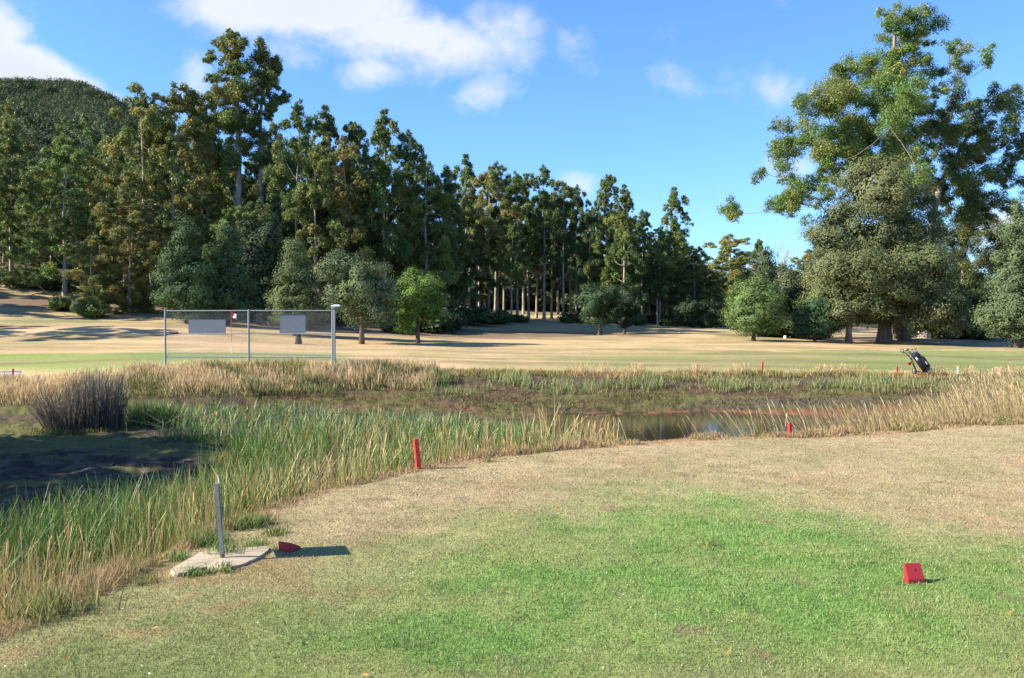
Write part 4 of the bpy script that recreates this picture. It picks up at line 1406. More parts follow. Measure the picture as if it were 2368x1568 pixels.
# --- second rows that close the forest: alike, seen only in pieces between the front trees
random.seed(77)
for (lab, grp, rows) in [
    ('gum in the shaded rows behind the big golden gum and left of the tallest gums', 'gums behind the golden gum',
     [(-20, 124, 470, 60, 'low'), (40, 128, 480, 60, 'low'), (95, 126, 490, 60, 'low'), (150, 130, 480, 60, 'low'), (205, 126, 480, 60, 'low'), (255, 124, 470, 60, 'low'), (305, 122, 460, 60, 'low'), (355, 120, 430, 60, 'low'), (405, 118, 430, 60, 'low'), (10, 108, 500, 50, 'low'), (85, 106, 520, 46, 'low'), (60, 108, 440, 50, 'tall'), (120, 118, 430, 50, 'broad'), (180, 112, 470, 50, 'tall'), (240, 120, 350, 45, 'broad'), (290, 118, 330, 50, 'tall'), (330, 112, 300, 50, 'broad'), (380, 122, 300, 50, 'tall'), (430, 112, 330, 45, 'broad')]),
    ('gum in the shaded rows behind the wattles at the fence', 'gums behind the fence wattles',
     [(500, 118, 330, 50, 'broad'), (560, 112, 400, 46, 'broad'), (590, 120, 360, 48, 'tall_dark'), (640, 118, 300, 46, 'broad'), (700, 118, 310, 48, 'broad'), (760, 108, 350, 50, 'broad'), (745, 100, 470, 48, 'low'), (640, 100, 480, 50, 'low'), (690, 104, 430, 45, 'tall'), (470, 98, 440, 50, 'low'), (820, 104, 400, 48, 'tall'), (850, 100, 480, 45, 'low'), (545, 94, 470, 46, 'low'), (612, 95, 460, 44, 'low')]),
    ('gum in the shaded rows behind the two round trees right of the fence', 'gums behind the two round trees',
     [(860, 112, 350, 46, 'broad'), (920, 110, 380, 46, 'tall'), (915, 102, 470, 44, 'low'), (965, 112, 420, 46, 'broad'), (1010, 112, 430, 46, 'tall_dark'), (1045, 112, 450, 44, 'broad'), (990, 104, 520, 40, 'low'), (1060, 108, 530, 40, 'low'), (1085, 126, 440, 40, 'tall_dark')]),
    ('gum on a tall bare trunk inside the middle forest above the open floor', 'bare trunked gums of the middle forest',
     [(1108, 128, 450, 38, 'tall_dark'), (1165, 128, 440, 40, 'tall'), (1182, 112, 520, 38, 'tall'), (1240, 130, 440, 40, 'tall'), (1275, 128, 450, 38, 'tall_dark'), (1318, 130, 470, 38, 'tall'), (1210, 140, 470, 40, 'tall'), (1145, 140, 480, 40, 'tall_dark'), (1290, 142, 490, 40, 'tall_dark'), (1350, 132, 500, 36, 'tall'), (1100, 114, 560, 36, 'tall_dark'), (1380, 128, 500, 38, 'tall'), (1120, 148, 500, 44, 'broad'), (1250, 152, 500, 44, 'broad'), (1190, 155, 520, 44, 'low'), (1320, 155, 530, 44, 'low'), (1370, 150, 540, 40, 'low')]),
    ('gum in the dark right hand clump behind the dark round tree', 'gums of the dark right clump',
     [(1425, 126, 470, 40, 'broad'), (1465, 128, 500, 40, 'tall_dark'), (1500, 126, 530, 40, 'broad'), (1540, 128, 540, 40, 'tall_dark'), (1575, 128, 560, 40, 'broad'), (1410, 118, 560, 36, 'low'), (1480, 118, 580, 38, 'tall_dark'), (1520, 116, 600, 36, 'tall_dark'), (1570, 118, 620, 36, 'tall_dark'), (1610, 130, 610, 36, 'low'), (1450, 145, 560, 44, 'low'), (1530, 148, 600, 44, 'low')]),
]:
    for r in rows:
        gum(*r, lab, grp)

# dark round trees under the right hand clump
wattle(1600, 112, 680, 40, 'round', (.038, .062, .030), 'blackish round tree on a stout trunk at the forest\'s right foot', 757, 41, .22, .28, 100, 120)
wattle(1632, 112, 690, 32, 'round', (.042, .068, .032), 'blackish round tree at the forest\'s right end, nearest the pale green dome', 757, 43, .18, .28, 90, 120)

# gums out of view on the left whose shade falls on the pond and fairway
for (px, D, h, kind) in [(-20, 6.5, 8.6, 'low'), (-20.5, 9.0, 9.2, 'low'), (-21, 11.5, 9.4, 'low'), (-22, 14.2, 9.6, 'low'), (-22.5, 16.8, 9.6, 'low'), (-52, 62, 17, 'low'), (-60, 80, 20, 'low')]:
    x = px
    p = Vector((x, D, zat(x, D)))
    (ms, H, w_) = PROTO[kind][0]
    plant('gum_tree', ms, (M_GUMBARK, M_GUM), p, (h / H * (2.0 if D < 30 else 1.3), h / H * (2.0 if D < 30 else 1.3), h / H), D, 'gum outside the left edge that throws shade across the pond and fairway', 'tree', 'gums shading from the left')

# shrubs at the forest foot
SHRUB = dense_meshes('shrub', [(0, 0, .55, .9, .9, .55), (.6, .2, .5, .6, .6, .5), (-.6, -.1, .45, .65, .65, .45)], (.06, .09, .032), .20, .28, 90, 260, [stem(.8, .05, 3)], core=True)
SHRUB_Y = dense_meshes('shrub_light', [(0, 0, .5, .8, .8, .5), (.5, .2, .45, .6, .6, .4)], (.135, .175, .045), .18, .26, 80, 260, [stem(.7, .05, 4)], core=True)
for (px, D, s, light, lab, grp) in [
    (222, 80, 1.15, 1, 'round weed clump at the foot of the leaning gum', None),
    (905, 88, 1.0, 1, 'light green bush behind the large round wattle, left of the other light bush', None), (945, 86, .8, 1, 'light green bush just left of the bright round tree\'s trunk', None),
    (140, 84, 1.1, 1, 'leafy green sapling bush under the yellow green gum', None),
    (1500, 128, 1.6, 1, 'sunlit bright green bush deep between dark trunks on the right', None),
    (1655, 140, 1.5, 0, 'dark scrub bush below the dome topped gum', None),
] + [(p_, d_, s_, 0, 'dark scrub bush along the foot of the forest', 'scrub along the forest foot') for p_, d_, s_ in
     [(20, 98, 1.3), (60, 96, 1.4), (85, 100, 1.5), (120, 97, 1.2), (250, 93, 1.6), (962, 92, 1.3), (1000, 93, 2.2), (1024, 96, 1.7), (1092, 104, 1.9), (1120, 109, 1.0), (1150, 108, 1.5), (1196, 112, .9), (1322, 113, 1.1),
      (1470, 112, 1.1), (1560, 116, 1.3), (2190, 98, 2.6), (2240, 98, 2.2), (2285, 99, 2.3), (2150, 99, 2.0), (1790, 88, 1.7), (1830, 88, 1.9), (1870, 88, 1.7), (660, 92, 2.2), (560, 90, 2.2), (700, 90, 2.0), (780, 92, 1.9), (480, 90, 2.2)]]:
    p = at(px, D)
    plant('bush', SHRUB_Y if light else SHRUB, (M_DARKBARK, M_WATTLE), p, (s * 1.25, s * 1.1, s), px % 6.28, lab, 'bush', grp, ('stem', 'foliage'))


for i, (px, D, s) in enumerate([(1085, 150, 4.2), (1120, 158, 4.6), (1155, 152, 4.0), (1190, 160, 4.8), (1225, 154, 4.2), (1258, 161, 4.8), (1292, 155, 4.3), (1325, 160, 4.7), (1358, 152, 4.2), (1395, 158, 4.5), (1430, 150, 4.0), (1470, 152, 4.0)]):
    p = at(px, D)
    plant('bush', SHRUB, (M_DARKBARK, M_WATTLE), p, (s * 1.2, s, s * (1.0 + .25 * math.sin(i * 2.1))), i * 1.7, 'tall dark undergrowth bush deep behind the bare trunks of the middle forest', 'bush', 'undergrowth behind the bare trunks', ('stem', 'foliage'))


def bare_tree():
    p = at(1806, 118)
    mb = MB()
    random.seed(9)

    def grow(a, d, L, r, n):
        e = a + d * L
        mb.tube([a, a.lerp(e, .5) + Vector((random.uniform(-1, 1), random.uniform(-1, 1), 0)) * L * .05, e], [r, r * .8, r * .6], 5, caps=False)
        if n:
            for i in range(3):
                q = (d + Vector((random.uniform(-1, 1), random.uniform(-1, 1), random.uniform(-.1, .6))) * .75).normalized()
                grow(a.lerp(e, random.uniform(.5, 1)), q, L * random.uniform(.55, .75), r * .55, n - 1)
    grow(Vector((0, 0, -.3)), Vector((0, 0, 1)), 5.6, .16, 4)
    o = mb.build('bare_tree', M_GUMBARK)
    o.location = p
    tag(o, 'leafless grey tree whose bare twigs show against the sky left of the huge olive tree', 'tree')


bare_tree()


def hill():
    ridge_px = np.array([-1500, -700, -100, 0, 150, 190, 240, 300, 400, 560, 800, 1200, 1600, 2100, 2400, 3000, 3600.])
    ridge_py = np.array([260, 215, 198, 196, 198, 205, 222, 255, 330, 420, 520, 610, 640, 640, 630, 640, 650.])
    D0, D1 = 190.0, 480.0
    nu, nv = 150, 40
    U = np.linspace(-1500, 3400, nu)
    T = np.linspace(0, 1, nv)
    uu, tt = np.meshgrid(U, T)

    def hz(px, t, D):
        top = EYE + (HY - np.interp(px, ridge_px, ridge_py)) / F * D1 - 7
        base = land((px - CX) / F * 170, np.full(px.shape, 170.))[0] - 2
        f = np.where(t <= .8, (t / .8), 1 - (t - .8) * 1.2)
        return base + (top - base) * np.clip(f, 0, 1) ** .85
    Dd = D0 + (D1 + 70 - D0) * tt
    x, z = (uu - CX) / F * Dd, hz(uu, tt, Dd)
    z = z + (fbm(x * .02, Dd * .02, 301) - .5) * 10
    z[0] = np.minimum(z[0], -3)
    i, j = np.meshgrid(np.arange(nv - 1), np.arange(nu - 1), indexing='ij')
    a = (i * nu + j).ravel()
    Q = np.stack([a, a + 1, a + nu + 1, a + nu], 1)
    V = np.stack([x.ravel(), Dd.ravel(), z.ravel()], 1)
    o = link('hill', mesh_quads('hill', V, Q, np.tile(np.array([[.05, .06, .03]]), (len(V), 1)), True), M_GROUND)
    tag(o, kind='structure')
    # the wood on it: crowns as clusters of leaf sprays
    n = 5200
    px = np.concatenate([rng.uniform(-500, 620, n), rng.uniform(600, 2600, 1600)])
    n = len(px)
    t = rng.random(n) ** .75 * .9
    D = D0 + (D1 + 70 - D0) * t
    xx = (px - CX) / F * D
    zz = hz(px, t, D)
    zz = zz + (fbm(xx * .02, D * .02, 301) - .5) * 10
    R0 = rng.uniform(2.2, 4.6, n)
    cc = pal(n, [(.074, .098, .048), (.094, .112, .054), (.060, .084, .048), (.112, .120, .062)], [3, 2, 2, 1], .28)
    PC, PR, PT = [], [], []
    for q in range(5):
        d = rand_dirs(n, -.2)
        PC.append(np.stack([xx, D, zz + R0 * 1.2], 1) + d * R0[:, None] * np.array((.75, .75, .7)))
        PR.append(R0 * rng.uniform(.35, .6, n))
        PT.append(cc * rng.uniform(.85, 1.15, (n, 1)))
    PC, PR, PT = np.concatenate(PC), np.concatenate(PR), np.concatenate(PT)
    V, Q, K = puffs_to_leaves(PC, PR * 1.0, PT, 15, .72, .8, .2, .4)
    o = link('hillside_forest', mesh_quads('hillside_forest', V, Q, K), M_HILL)
    tag(o, 'dense dark gum forest covering the rounded hill at left', 'forest', kind='stuff')


hill()


# ------------------------------------------------------------------ things
def stake(px, py_top, D, wdt, label, tilt=(0, 0), group='red hazard stakes round the pond', base=None, mat=None, z=None, rz=.35):
    p = at(px, D)
    h = EYE + (HY - py_top) / F * D - p.z
    mb = MB()
    Rm = Matrix.Rotation(rz, 3, 'Z')
    n = 7
    b = []
    for i, (s, zz) in enumerate([(1, -.12), (1, h - wdt * .22), (.82, h)]):
        for a, c in ((-1, -1), (1, -1), (1, 1), (-1, 1)):
            q = Rm @ Vector((a * wdt / 2 * s, c * wdt / 2 * s, 0))
            b.append((q.x + tilt[0] * zz, q.y + tilt[1] * zz, zz))
    f = [(i * 4 + j, i * 4 + (j + 1) % 4, i * 4 + 4 + (j + 1) % 4, i * 4 + 4 + j) for i in range(2) for j in range(4)] + [(8, 9, 10, 11)]
    mb.add(b, f)
    o = mb.build('hazard_stake', mat or M_RED)
    o.location = p
    tag(o, label, 'stake', group)
    return o


stake(967, 1015, 10.25, .052, 'square red stake leaning slightly, at the tee edge in the middle', (-.09, .02), rz=.45)
stake(1827, 977, 13.35, .044, 'short red stake among bent seed grass near the open water', (-.03, 0), rz=.3)
stake(961, 852, 37.2, .055, 'dark red far stake standing alone right of the fence', rz=.2)
stake(1762, 836, 37.6, .06, 'bright red far stake on the green fairway, middle of the far bank', (.03, 0), rz=.3)
stake(2074, 848, 37.3, .06, 'red far stake with dark bands beside the golf cart', rz=.2)
stake(1250, 852, 37.0, .05, 'far red stake nearly hidden by pale tufts on the far bank', rz=.2)
stake(30, 853, 31.9, .055, 'thin red stake in front of the white timber edging', rz=.2)


def white_stake():
    p = at(2215, 35.2)
    h = .62
    r = thing('marker_stake', 'thin brown stake with a white top below the golf cart', 'stake', p)
    MB().tube([(0, 0, -.15), (-.005, 0, h * .55)], .016, 8).build('shaft', M_BROWN, r)
    MB().tube([(-.005, 0, h * .55), (-.012, 0, h)], .022, 8).build('cap', M_WHITE, r)


white_stake()


def wedge(name, loc, rz, s, label, d=.062, hb=.117, hf=.028):
    w_, d, hb, hf = .107 * s, d * s, hb * s, hf * s
    r = thing(name, label, 'tee marker', loc, rz, 'red tee markers')
    import bmesh
    bm = bmesh.new()
    prof = [(-d / 2, -.01), (-d / 2, hf), (d / 2 - .012 * s, hb), (d / 2, hb - .004 * s), (d / 2, -.01)]
    vv = [[bm.verts.new((sx * w_ / 2, y, z)) for y, z in prof] for sx in (-1, 1)]
    n = len(prof)
    bm.faces.new(vv[0][::-1])
    bm.faces.new(vv[1])
    for i in range(n):
        bm.faces.new((vv[0][i], vv[0][(i + 1) % n], vv[1][(i + 1) % n], vv[1][i]))
    bmesh.ops.recalc_face_normals(bm, faces=bm.faces[:])
    bmesh.ops.bevel(bm, geom=bm.edges[:], offset=.0028 * s, segments=2, affect='EDGES')
    me = bpy.data.meshes.new('block')
    bm.to_mesh(me)
    bm.free()
    link('block', me, M_MARKER, r)
    # spike socket on the sloping face: black disc painted for its shade, red rim
    nrm = Vector((0, -(hb - hf), d - .012 * s)).normalized()
    c = Vector((.004 * s, -.003 * s, hf + (hb - hf) * (d / 2 - .003 * s) / (d - .012 * s)))
    rot = nrm.to_track_quat('Z', 'Y').to_matrix()
    mb = MB()
    ring = [(.0095, .0006), (.0085, .0016), (.0078, .0016), (.0074, .0008)]
    vs_ = []
    for rr, hz in ring:
        for j in range(16):
            a = j * math.pi / 8
            vs_.append(c + rot @ Vector((math.cos(a) * rr * s, math.sin(a) * rr * s, hz * s)))
    mb.add(vs_, [(i * 16 + j, i * 16 + (j + 1) % 16, i * 16 + 16 + (j + 1) % 16, i * 16 + 16 + j) for i in range(3) for j in range(16)], 0, True)
    mb.add(vs_[48:], [list(range(16))], 1)
    mb.build('painted_hole', [M_MARKER, M_BLACK], r)
    return r


x, y = g0(2122, 1350)
wedge('tee_marker', (x, y + .035, zat(x, y)), R(5), 1.0, 'red wedge block in full sun on the green grass')
x, y = g0(668, 1274)
wedge('tee_marker', (x, y, zat(x, y) - .012), R(152), 1.0, 'dark red wedge block lying in shade beside the stone slab', .117, .080, .034)


def slab_and_sign():
    import bmesh
    bm = bmesh.new()
    c = np.mean(SLAB, 0)
    pts = []
    for i in range(len(SLAB)):
        a, b = np.array(SLAB[i]), np.array(SLAB[(i + 1) % len(SLAB)])
        for t in (0, .33, .66):
            pts.append(a + (b - a) * t + rng.normal(0, .004, 2))
    zc = zat(*c)
    rings = []
    for s, z in ((1.03, -.05), (1.0, .010), (.985, .020), (.7, .024), (.35, .026)):
        rings.append([bm.verts.new((p[0] * s + c[0] * (1 - s) - c[0], p[1] * s + c[1] * (1 - s) - c[1], z + (random.uniform(-.0012, .0012) if s < 1 else 0))) for p in pts])
    n = len(pts)
    for q in range(4):
        for i in range(n):
            bm.faces.new((rings[q][i], rings[q][(i + 1) % n], rings[q + 1][(i + 1) % n], rings[q + 1][i]))
    bm.faces.new(rings[-1])
    bmesh.ops.recalc_face_normals(bm, faces=bm.faces[:])
    me = bpy.data.meshes.new('stone_slab')
    bm.to_mesh(me)
    bm.free()
    m, nn, l, p = mat_base('pale_sandstone')
    tc = nn.new('ShaderNodeTexCoord')
    mp = nn.new('ShaderNodeMapping')
    mp.inputs['Scale'].default_value = (5, 14, 5)
    l.new(tc.outputs['Object'], mp.inputs[0])
    k = nn.new('ShaderNodeTexNoise')
    k.inputs['Scale'].default_value, k.inputs['Detail'].default_value = 1.4, 9
    k.inputs['Roughness'].default_value = .68
    l.new(mp.outputs[0], k.inputs['Vector'])
    r = nn.new('ShaderNodeValToRGB')
    cr = r.color_ramp
    cr.elements[0].position, cr.elements[0].color = .30, (.19, .15, .10, 1)
    cr.elements[1].position, cr.elements[1].color = .72, (.40, .34, .235, 1)
    e = cr.elements.new(.47)
    e.color = (.33, .27, .18, 1)
    l.new(k.outputs['Fac'], r.inputs[0])
    l.new(r.outputs[0], p.inputs['Base Color'])
    p.inputs['Roughness'].default_value = .9
    b = nn.new('ShaderNodeBump')
    b.inputs['Strength'].default_value, b.inputs['Distance'].default_value = .5, .015
    l.new(k.outputs['Fac'], b.inputs['Height'])
    l.new(b.outputs[0], p.inputs['Normal'])
    o = link('stone_slab', me, m)
    o.location = (c[0], c[1], zc)
    tag(o, 'irregular pale stone slab set in the grass under the metal sign post', 'stone slab')

    x, y = g0(886.5 / 1.7305, 2244 / 1.7305)
    D = y
    rz = math.atan2(-x, y)                              # the plate stands edge-on to the tee
    r = thing('tee_sign', 'grey square metal sign post with an edge-on plate, standing on the stone slab', 'sign', (x, y, zc + .02), 0)
    tl = -.072
    mb = MB()
    hw = .0125
    v = []
    Rm = Matrix.Rotation(rz - .25, 3, 'Z')
    for z in (-.05, .518):
        for a, c_ in ((-1, -1), (1, -1), (1, 1), (-1, 1)):
            q = Rm @ Vector((a * hw, c_ * hw, 0))
            v.append((q.x + tl * z, q.y, z))
    mb.add(v, [(0, 1, 5, 4), (1, 2, 6, 5), (2, 3, 7, 6), (3, 0, 4, 7), (4, 5, 6, 7)])
    mb.build('post', M_POST, r)
    MB().tube([(0, 0, -.02), (tl * .03, 0, .03)], .0185, 4).build('rusty_foot', M_RUST, r)
    # plate: 0.25 m deep, 3 mm thick, turned a hair so its lettered face shows as a sliver
    mb = MB()
    Rp = Matrix.Rotation(rz + .035, 3, 'Z')
    def plate(x0, x1, y0, y1, z0, z1, mi, mbx):
        vv = []
        for z in (z0, z1):
            for a, b_ in ((x0, y0), (x1, y0), (x1, y1), (x0, y1)):
                q = Rp @ Vector((a, b_, 0))
                vv.append((q.x + tl * z, q.y, z))
        mbx.add(vv, [(0, 1, 5, 4), (1, 2, 6, 5), (2, 3, 7, 6), (3, 0, 4, 7), (4, 5, 6, 7), (3, 2, 1, 0)], mi)
    plate(.0135, .0165, -.012, .245, .205, .540, 0, mb)
    mb.build('plate', M_GREYPL, r)
    mb = MB()
    plate(.0168, .0175, .03, .22, .23, .36, 0, mb)
    mb.build('red_panel', M_RED, r)


slab_and_sign()


def weeds():
    """green tufts round the slab and on the tee edge, each a tussock"""
    spots = [(655, 1000, 1.0, 120), (0, 1040, .7, 90), (230, 1268, .45, 40), (420, 1240, .4, 40), (620, 1226, .4, 30), (1000, 880, .6, 70), (850, 640, 1.1, 160), (1000, 600, .9, 120), (380, 850, 1.2, 200), (1260, 740, .6, 90), (620, 1190, .5, 60), (180, 1230, .6, 70)]
    parts = []
    for (a, b, s, n) in spots:
        x, y = g0((700 + a / 3.136) / 1.7305, (1900 + b / 3.136) / 1.7305)
        n = int(n * 1.4)
        X = x + rng.normal(0, .075 * s, n)
        Y = y + rng.normal(0, .06 * s, n)
        Z, k, px = land(X, Y)
        c = pal(n, [(.13, .20, .045), (.18, .24, .07), (.09, .15, .04)], [2, 2, 1])
        parts.append(blades('', np.stack([X, Y, Z], 1), rng.uniform(.05, .13, n) * s, rng.normal(0, .42, (n, 2)), np.full(n, .006), c * .8, c * 1.1))
    for (px, py, s, n) in [(110, 1408, 1.3, 420), (590, 1210, .9, 200), (885, 1086, .7, 120), (640, 1238, .6, 90), (340, 1340, .6, 90), (1130, 1065, .6, 80), (1640, 1262, .45, 60), (1620, 1012, .7, 90), (1300, 1025, .5, 70)]:
        x, y = g0(px, py)
        X = x + rng.normal(0, .10 * s, n)
        Y = y + rng.normal(0, .10 * s, n)
        Z, k, _ = land(X, Y)
        c = pal(n, [(.14, .18, .045), (.22, .23, .06), (.36, .29, .14)], [2, 2, 1])
        parts.append(blades('', np.stack([X, Y, Z], 1), rng.uniform(.05, .15, n) * s, rng.normal(0, .45, (n, 2)), np.full(n, .007), c * .8, c * 1.1))
    stuff('weed_tufts', parts, M_GRASS, 'fresh green weed tufts round the stone slab and tee edge')
    # fallen gum leaves and tiny daisies
    n = 150
    D = 3.6 * (13 / 3.6) ** rng.random(n)
    X = rng.uniform(-.6, .6, n) * D
    Z, k, px = land(X, D)
    ok = k < 1.95
    X, D, Z = X[ok], D[ok], Z[ok]
    n = len(X)
    kind = rng.random(n)
    N = np.stack([rng.normal(0, .3, n), rng.normal(-.2, .3, n), np.ones(n)], 1)
    N /= np.linalg.norm(N, axis=1)[:, None]
    white = kind < .62
    s = np.where(white, .011, .05) * rng.uniform(.7, 1.2, n)
    c = np.where(white[:, None], np.array((.8, .8, .82)), pal(n, [(.45, .16, .04), (.35, .20, .09), (.5, .4, .25)], [2, 2, 1]))
    V = leaf_cards(np.stack([X, D, Z + .022], 1), N, s, np.where(white, s, s * .28), c)
    stuff('fallen_leaves', [V], M_GRASS, 'scattered fallen gum leaves and tiny white daisies on the tee')


weeds()


def dead_rush():
    p = at(196, 22.4)
    n = 1500
    a = rng.uniform(0, 2 * math.pi, n)
    rr = np.sqrt(rng.random(n))
    X, Y = np.cos(a) * rr * .95, np.sin(a) * rr * .7
    Z = land(X + p.x, Y + p.y)[0] - p.z - .03
    H = rng.uniform(.75, 1.65, n) * lerp(1.02, .84, rr) * np.where(X > -.1, 1.04, .86)
    lean = np.stack([np.where(X > 0, X * .12, X * .30) + rng.normal(0, .075, n) + .02, Y * .2 + rng.normal(0, .09, n)], 1)
    left = X < -.5
    lean[left, 0] -= rng.uniform(0, .45, left.sum())
    c = pal(n, [(.090, .078, .066), (.14, .122, .105), (.055, .046, .038), (.20, .175, .145), (.18, .135, .07)], [3, 3, 2, 1.5, 1], .2)
    v1 = blades('', np.stack([X, Y, Z], 1), H, lean, np.full(n, .014), c * .8, c * 1.15, (0, .35, .7, 1), (1, .9, .7, .35), bend=1.35)
    m = 900
    X2, Y2 = rng.normal(-.1, .5, m), rng.normal(-.6, .25, m)
    Z2 = land(X2 + p.x, Y2 + p.y)[0] - p.z - .02
    c2 = pal(m, [(.17, .18, .04), (.12, .15, .035), (.2, .16, .06)], [2, 2, 1])
    v2 = blades('', np.stack([X2, Y2, Z2], 1), rng.uniform(.05, .2, m), rng.normal(0, .3, (m, 2)), np.full(m, .016), c2 * .8, c2 * 1.1)
    r = thing('rush_clump', 'tall clump of dead grey brown rush stems in the dry left end of the pond', 'rush clump', p)
    link('stems', mesh_quads('stems', *v1), M_REED, r)
    link('foot_grass', mesh_quads('foot_grass', *v2), M_GRASS, r)


dead_rush()


def green_rush():
    p = at(352, 23.4)
    n = 900
    X, Y = rng.normal(0, .32, n), rng.normal(0, .3, n)
    Z = land(X + p.x, Y + p.y)[0] - p.z - .03
    c = pal(n, [(.075, .15, .035), (.12, .19, .06), (.05, .11, .03), (.34, .24, .09)], [3, 2, 2, .7])
    v = blades('', np.stack([X, Y, Z], 1), rng.uniform(.35, .78, n), np.stack([X * .55, Y * .5], 1) + rng.normal(0, .16, (n, 2)), np.full(n, .016), c * .8, c * 1.15, bend=1.4)
    o = link('rush_tussock', mesh_quads('rush_tussock', *v), M_REED)
    o.location = p
    tag(o, 'fresh green rush tussock just right of the dead grey rush clump', 'rush tussock')


green_rush()


# ------------------------------------------------------------------ fence and its neighbours
def fence():
    D = 33.6
    A, B = pt(382, 760, D), pt(770, 760, D - .35)
    base = at(382, D)
    root = thing('chain_link_fence', 'galvanised chain link fence panel of two bays standing on the far bank', 'fence', (A.x, A.y, base.z))
    ax = Vector((B.x - A.x, B.y - A.y, 0))
    W = ax.length
    ux = ax.normalized()
    z0 = base.z
    zy = lambda py: EYE + (HY - py) / F * D - z0
    top, mid, low = zy(719), zy(772), zy(826)
    P = lambda s, z, o=0.0: Vector((ux.x * s - ux.y * o * 0, ux.y * s + o, z))
    for s, r_, t_ in ((0, .038, top + .02), (W * .5, .040, top + .03), (W - .02, .040, top + .02)):
        zb = land(np.array([A.x + ux.x * s]), np.array([A.y + ux.y * s]))[0][0] - z0
        MB().tube([P(s, zb - .2), P(s, t_)], r_, 10).tube([P(s, t_), P(s, t_ + .03)], [r_ * 1.15, r_ * .4], 10).build('post', M_GALV, root)
    for z, r_, m in ((top, .024, M_GALV), (mid, .022, M_GALV), (low, .020, M_GALV)):
        MB().tube([P(.042, z), P(W * .5 - .044, z + .005)], r_, 8).build('rail', m, root)
        MB().tube([P(W * .5 + .044, z + .005), P(W - .064, z)], r_, 8).build('rail', m, root)
    # woven mesh: diagonal wires as fine three sided tubes
    mb = MB()
    pitch, h0, h1 = .082, low + .02, top - .02
    for s0, s1 in ((.05, W * .5 - .05), (W * .5 + .05, W - .07)):
        L, Hh = s1 - s0, h1 - h0
        n = int((L + Hh) / pitch)
        for sg in (1, -1):
            for i in range(n + 1):
                c = -Hh + i * pitch
                a, b = max(0, c), min(L, c + Hh)
                if b - a < .02:
                    continue
                za, zb = h0 + (a - c), h0 + (b - c)
                xa, xb = (s0 + a, s0 + b) if sg > 0 else (s1 - a, s1 - b)
                mb.tube([P(xa, za, .012 * sg), P(xb, zb, .012 * sg)], .0027, 3, caps=False)
    mb.build('wire_mesh', M_GALV, root)

    def board(x0, x1, y0, y1, label):
        u = 1 / 1.7305
        c0, c1 = (x0 * u - CX) / F * (D - .2), (x1 * u - CX) / F * (D - .2)
        s0, s1 = c0 - A.x, c1 - A.x
        za, zb = zy(y1 * u), zy(y0 * u)
        cx_, cz = (s0 + s1) / 2, (za + zb) / 2
        ang = math.atan2(ux.y, ux.x)
        q = Vector((A.x, A.y, z0)) + P(cx_, cz, .055)
        o = thing('notice_board', label, 'board', q, ang, 'grey boards on the fence')
        MB().box((0, 0, 0), (s1 - s0 - .02, .012, zb - za - .02)).build('panel', M_BOARD, o)
        e = MB()
        w2, h2 = (s1 - s0) / 2, (zb - za) / 2
        for (c, s) in (((0, 0, h2 - .008), (w2 * 2, .018, .014)), ((0, 0, -h2 + .008), (w2 * 2, .018, .014)), ((w2 - .006, 0, 0), (.012, .018, h2 * 2 - .032)), ((-w2 + .006, 0, 0), (.012, .018, h2 * 2 - .032))):
            e.box(c, s)
        e.build('edge_trim', M_BLUE, o)
    board(747, 899, 1278, 1336, 'wide grey back of a notice board on the fence\'s left bay')
    board(1120, 1225, 1258, 1333, 'squarish grey back of a notice board on the fence\'s right bay')
    # block resting on the middle rail
    q = Vector((A.x, A.y, z0)) + P(.30, mid + .05)
    b = MB().box((0, 0, 0), (.36, .10, .055), bev=.008).box((.02, 0, .034), (.30, .08, .012)).build('timber_block', M_BROWN)
    b.location = q
    tag(b, 'small brown timber block on the fence\'s middle rail, left end', 'block')
    # lamp post beside the right end
    zb = at(773.5, D - .45)
    lp = thing('lamp_post', 'slim steel post with two white lamp heads beside the fence\'s right end', 'lamp post', zb)
    hh = EYE + (HY - 712) / F * (D - .45) - zb.z
    MB().tube([(0, 0, -.2), (0, 0, hh)], .036, 10).build('post', M_POST, lp)
    MB().box((-.07, 0, hh + .03), (.11, .09, .13), bev=.02).tube([(-.07, -.045, hh + .03), (-.07, -.085, hh + .02)], [.045, .05], 12).build('lamp_head', M_WHITE, lp)
    MB().box((.085, 0, hh + .075), (.26, .12, .085), bev=.025).box((.0, 0, hh + .02), (.05, .05, .06)).build('lamp_head', M_WHITE, lp)


fence()


def flagstick():
    D = 47.0
    p = at(535, D)
    h = EYE + (HY - 720) / F * D - p.z
    r = thing('flagstick', 'red and white golf flag on a thin pole, seen through the fence', 'golf flag', p)
    MB().tube([(0, 0, -.05), (0, 0, h * .28)], .012, 8).build('lower_pole', M_WHITE, r)
    MB().tube([(0, 0, h * .28), (0, 0, h)], .013, 8).build('upper_pole', M_RED, r)
    mb = MB()
    nx, nz = 10, 8
    vs_, fs, mi = [], [], []
    for j in range(nz + 1):
        for i in range(nx + 1):
            u, v = i / nx, j / nz
            vs_.append((.014 + u * .27, .03 * math.sin(u * 5 + v * 2) * u, h - .02 - v * .30 - u * .16 * (1 - .45 * v)))
    for j in range(nz):
        for i in range(nx):
            red = (i / nx) < .42 + .18 * (1 - 2 * j / nz) * .9 if j < nz * .55 else (i / nx) < .28 - .22 * (j / nz - .55) / .45
            mb.add([vs_[j * (nx + 1) + i], vs_[j * (nx + 1) + i + 1], vs_[(j + 1) * (nx + 1) + i + 1], vs_[(j + 1) * (nx + 1) + i]], [(0, 1, 2, 3)], 0 if red else 1)
    mb.build('flag', [M_RED, M_WHITE], r)


flagstick()


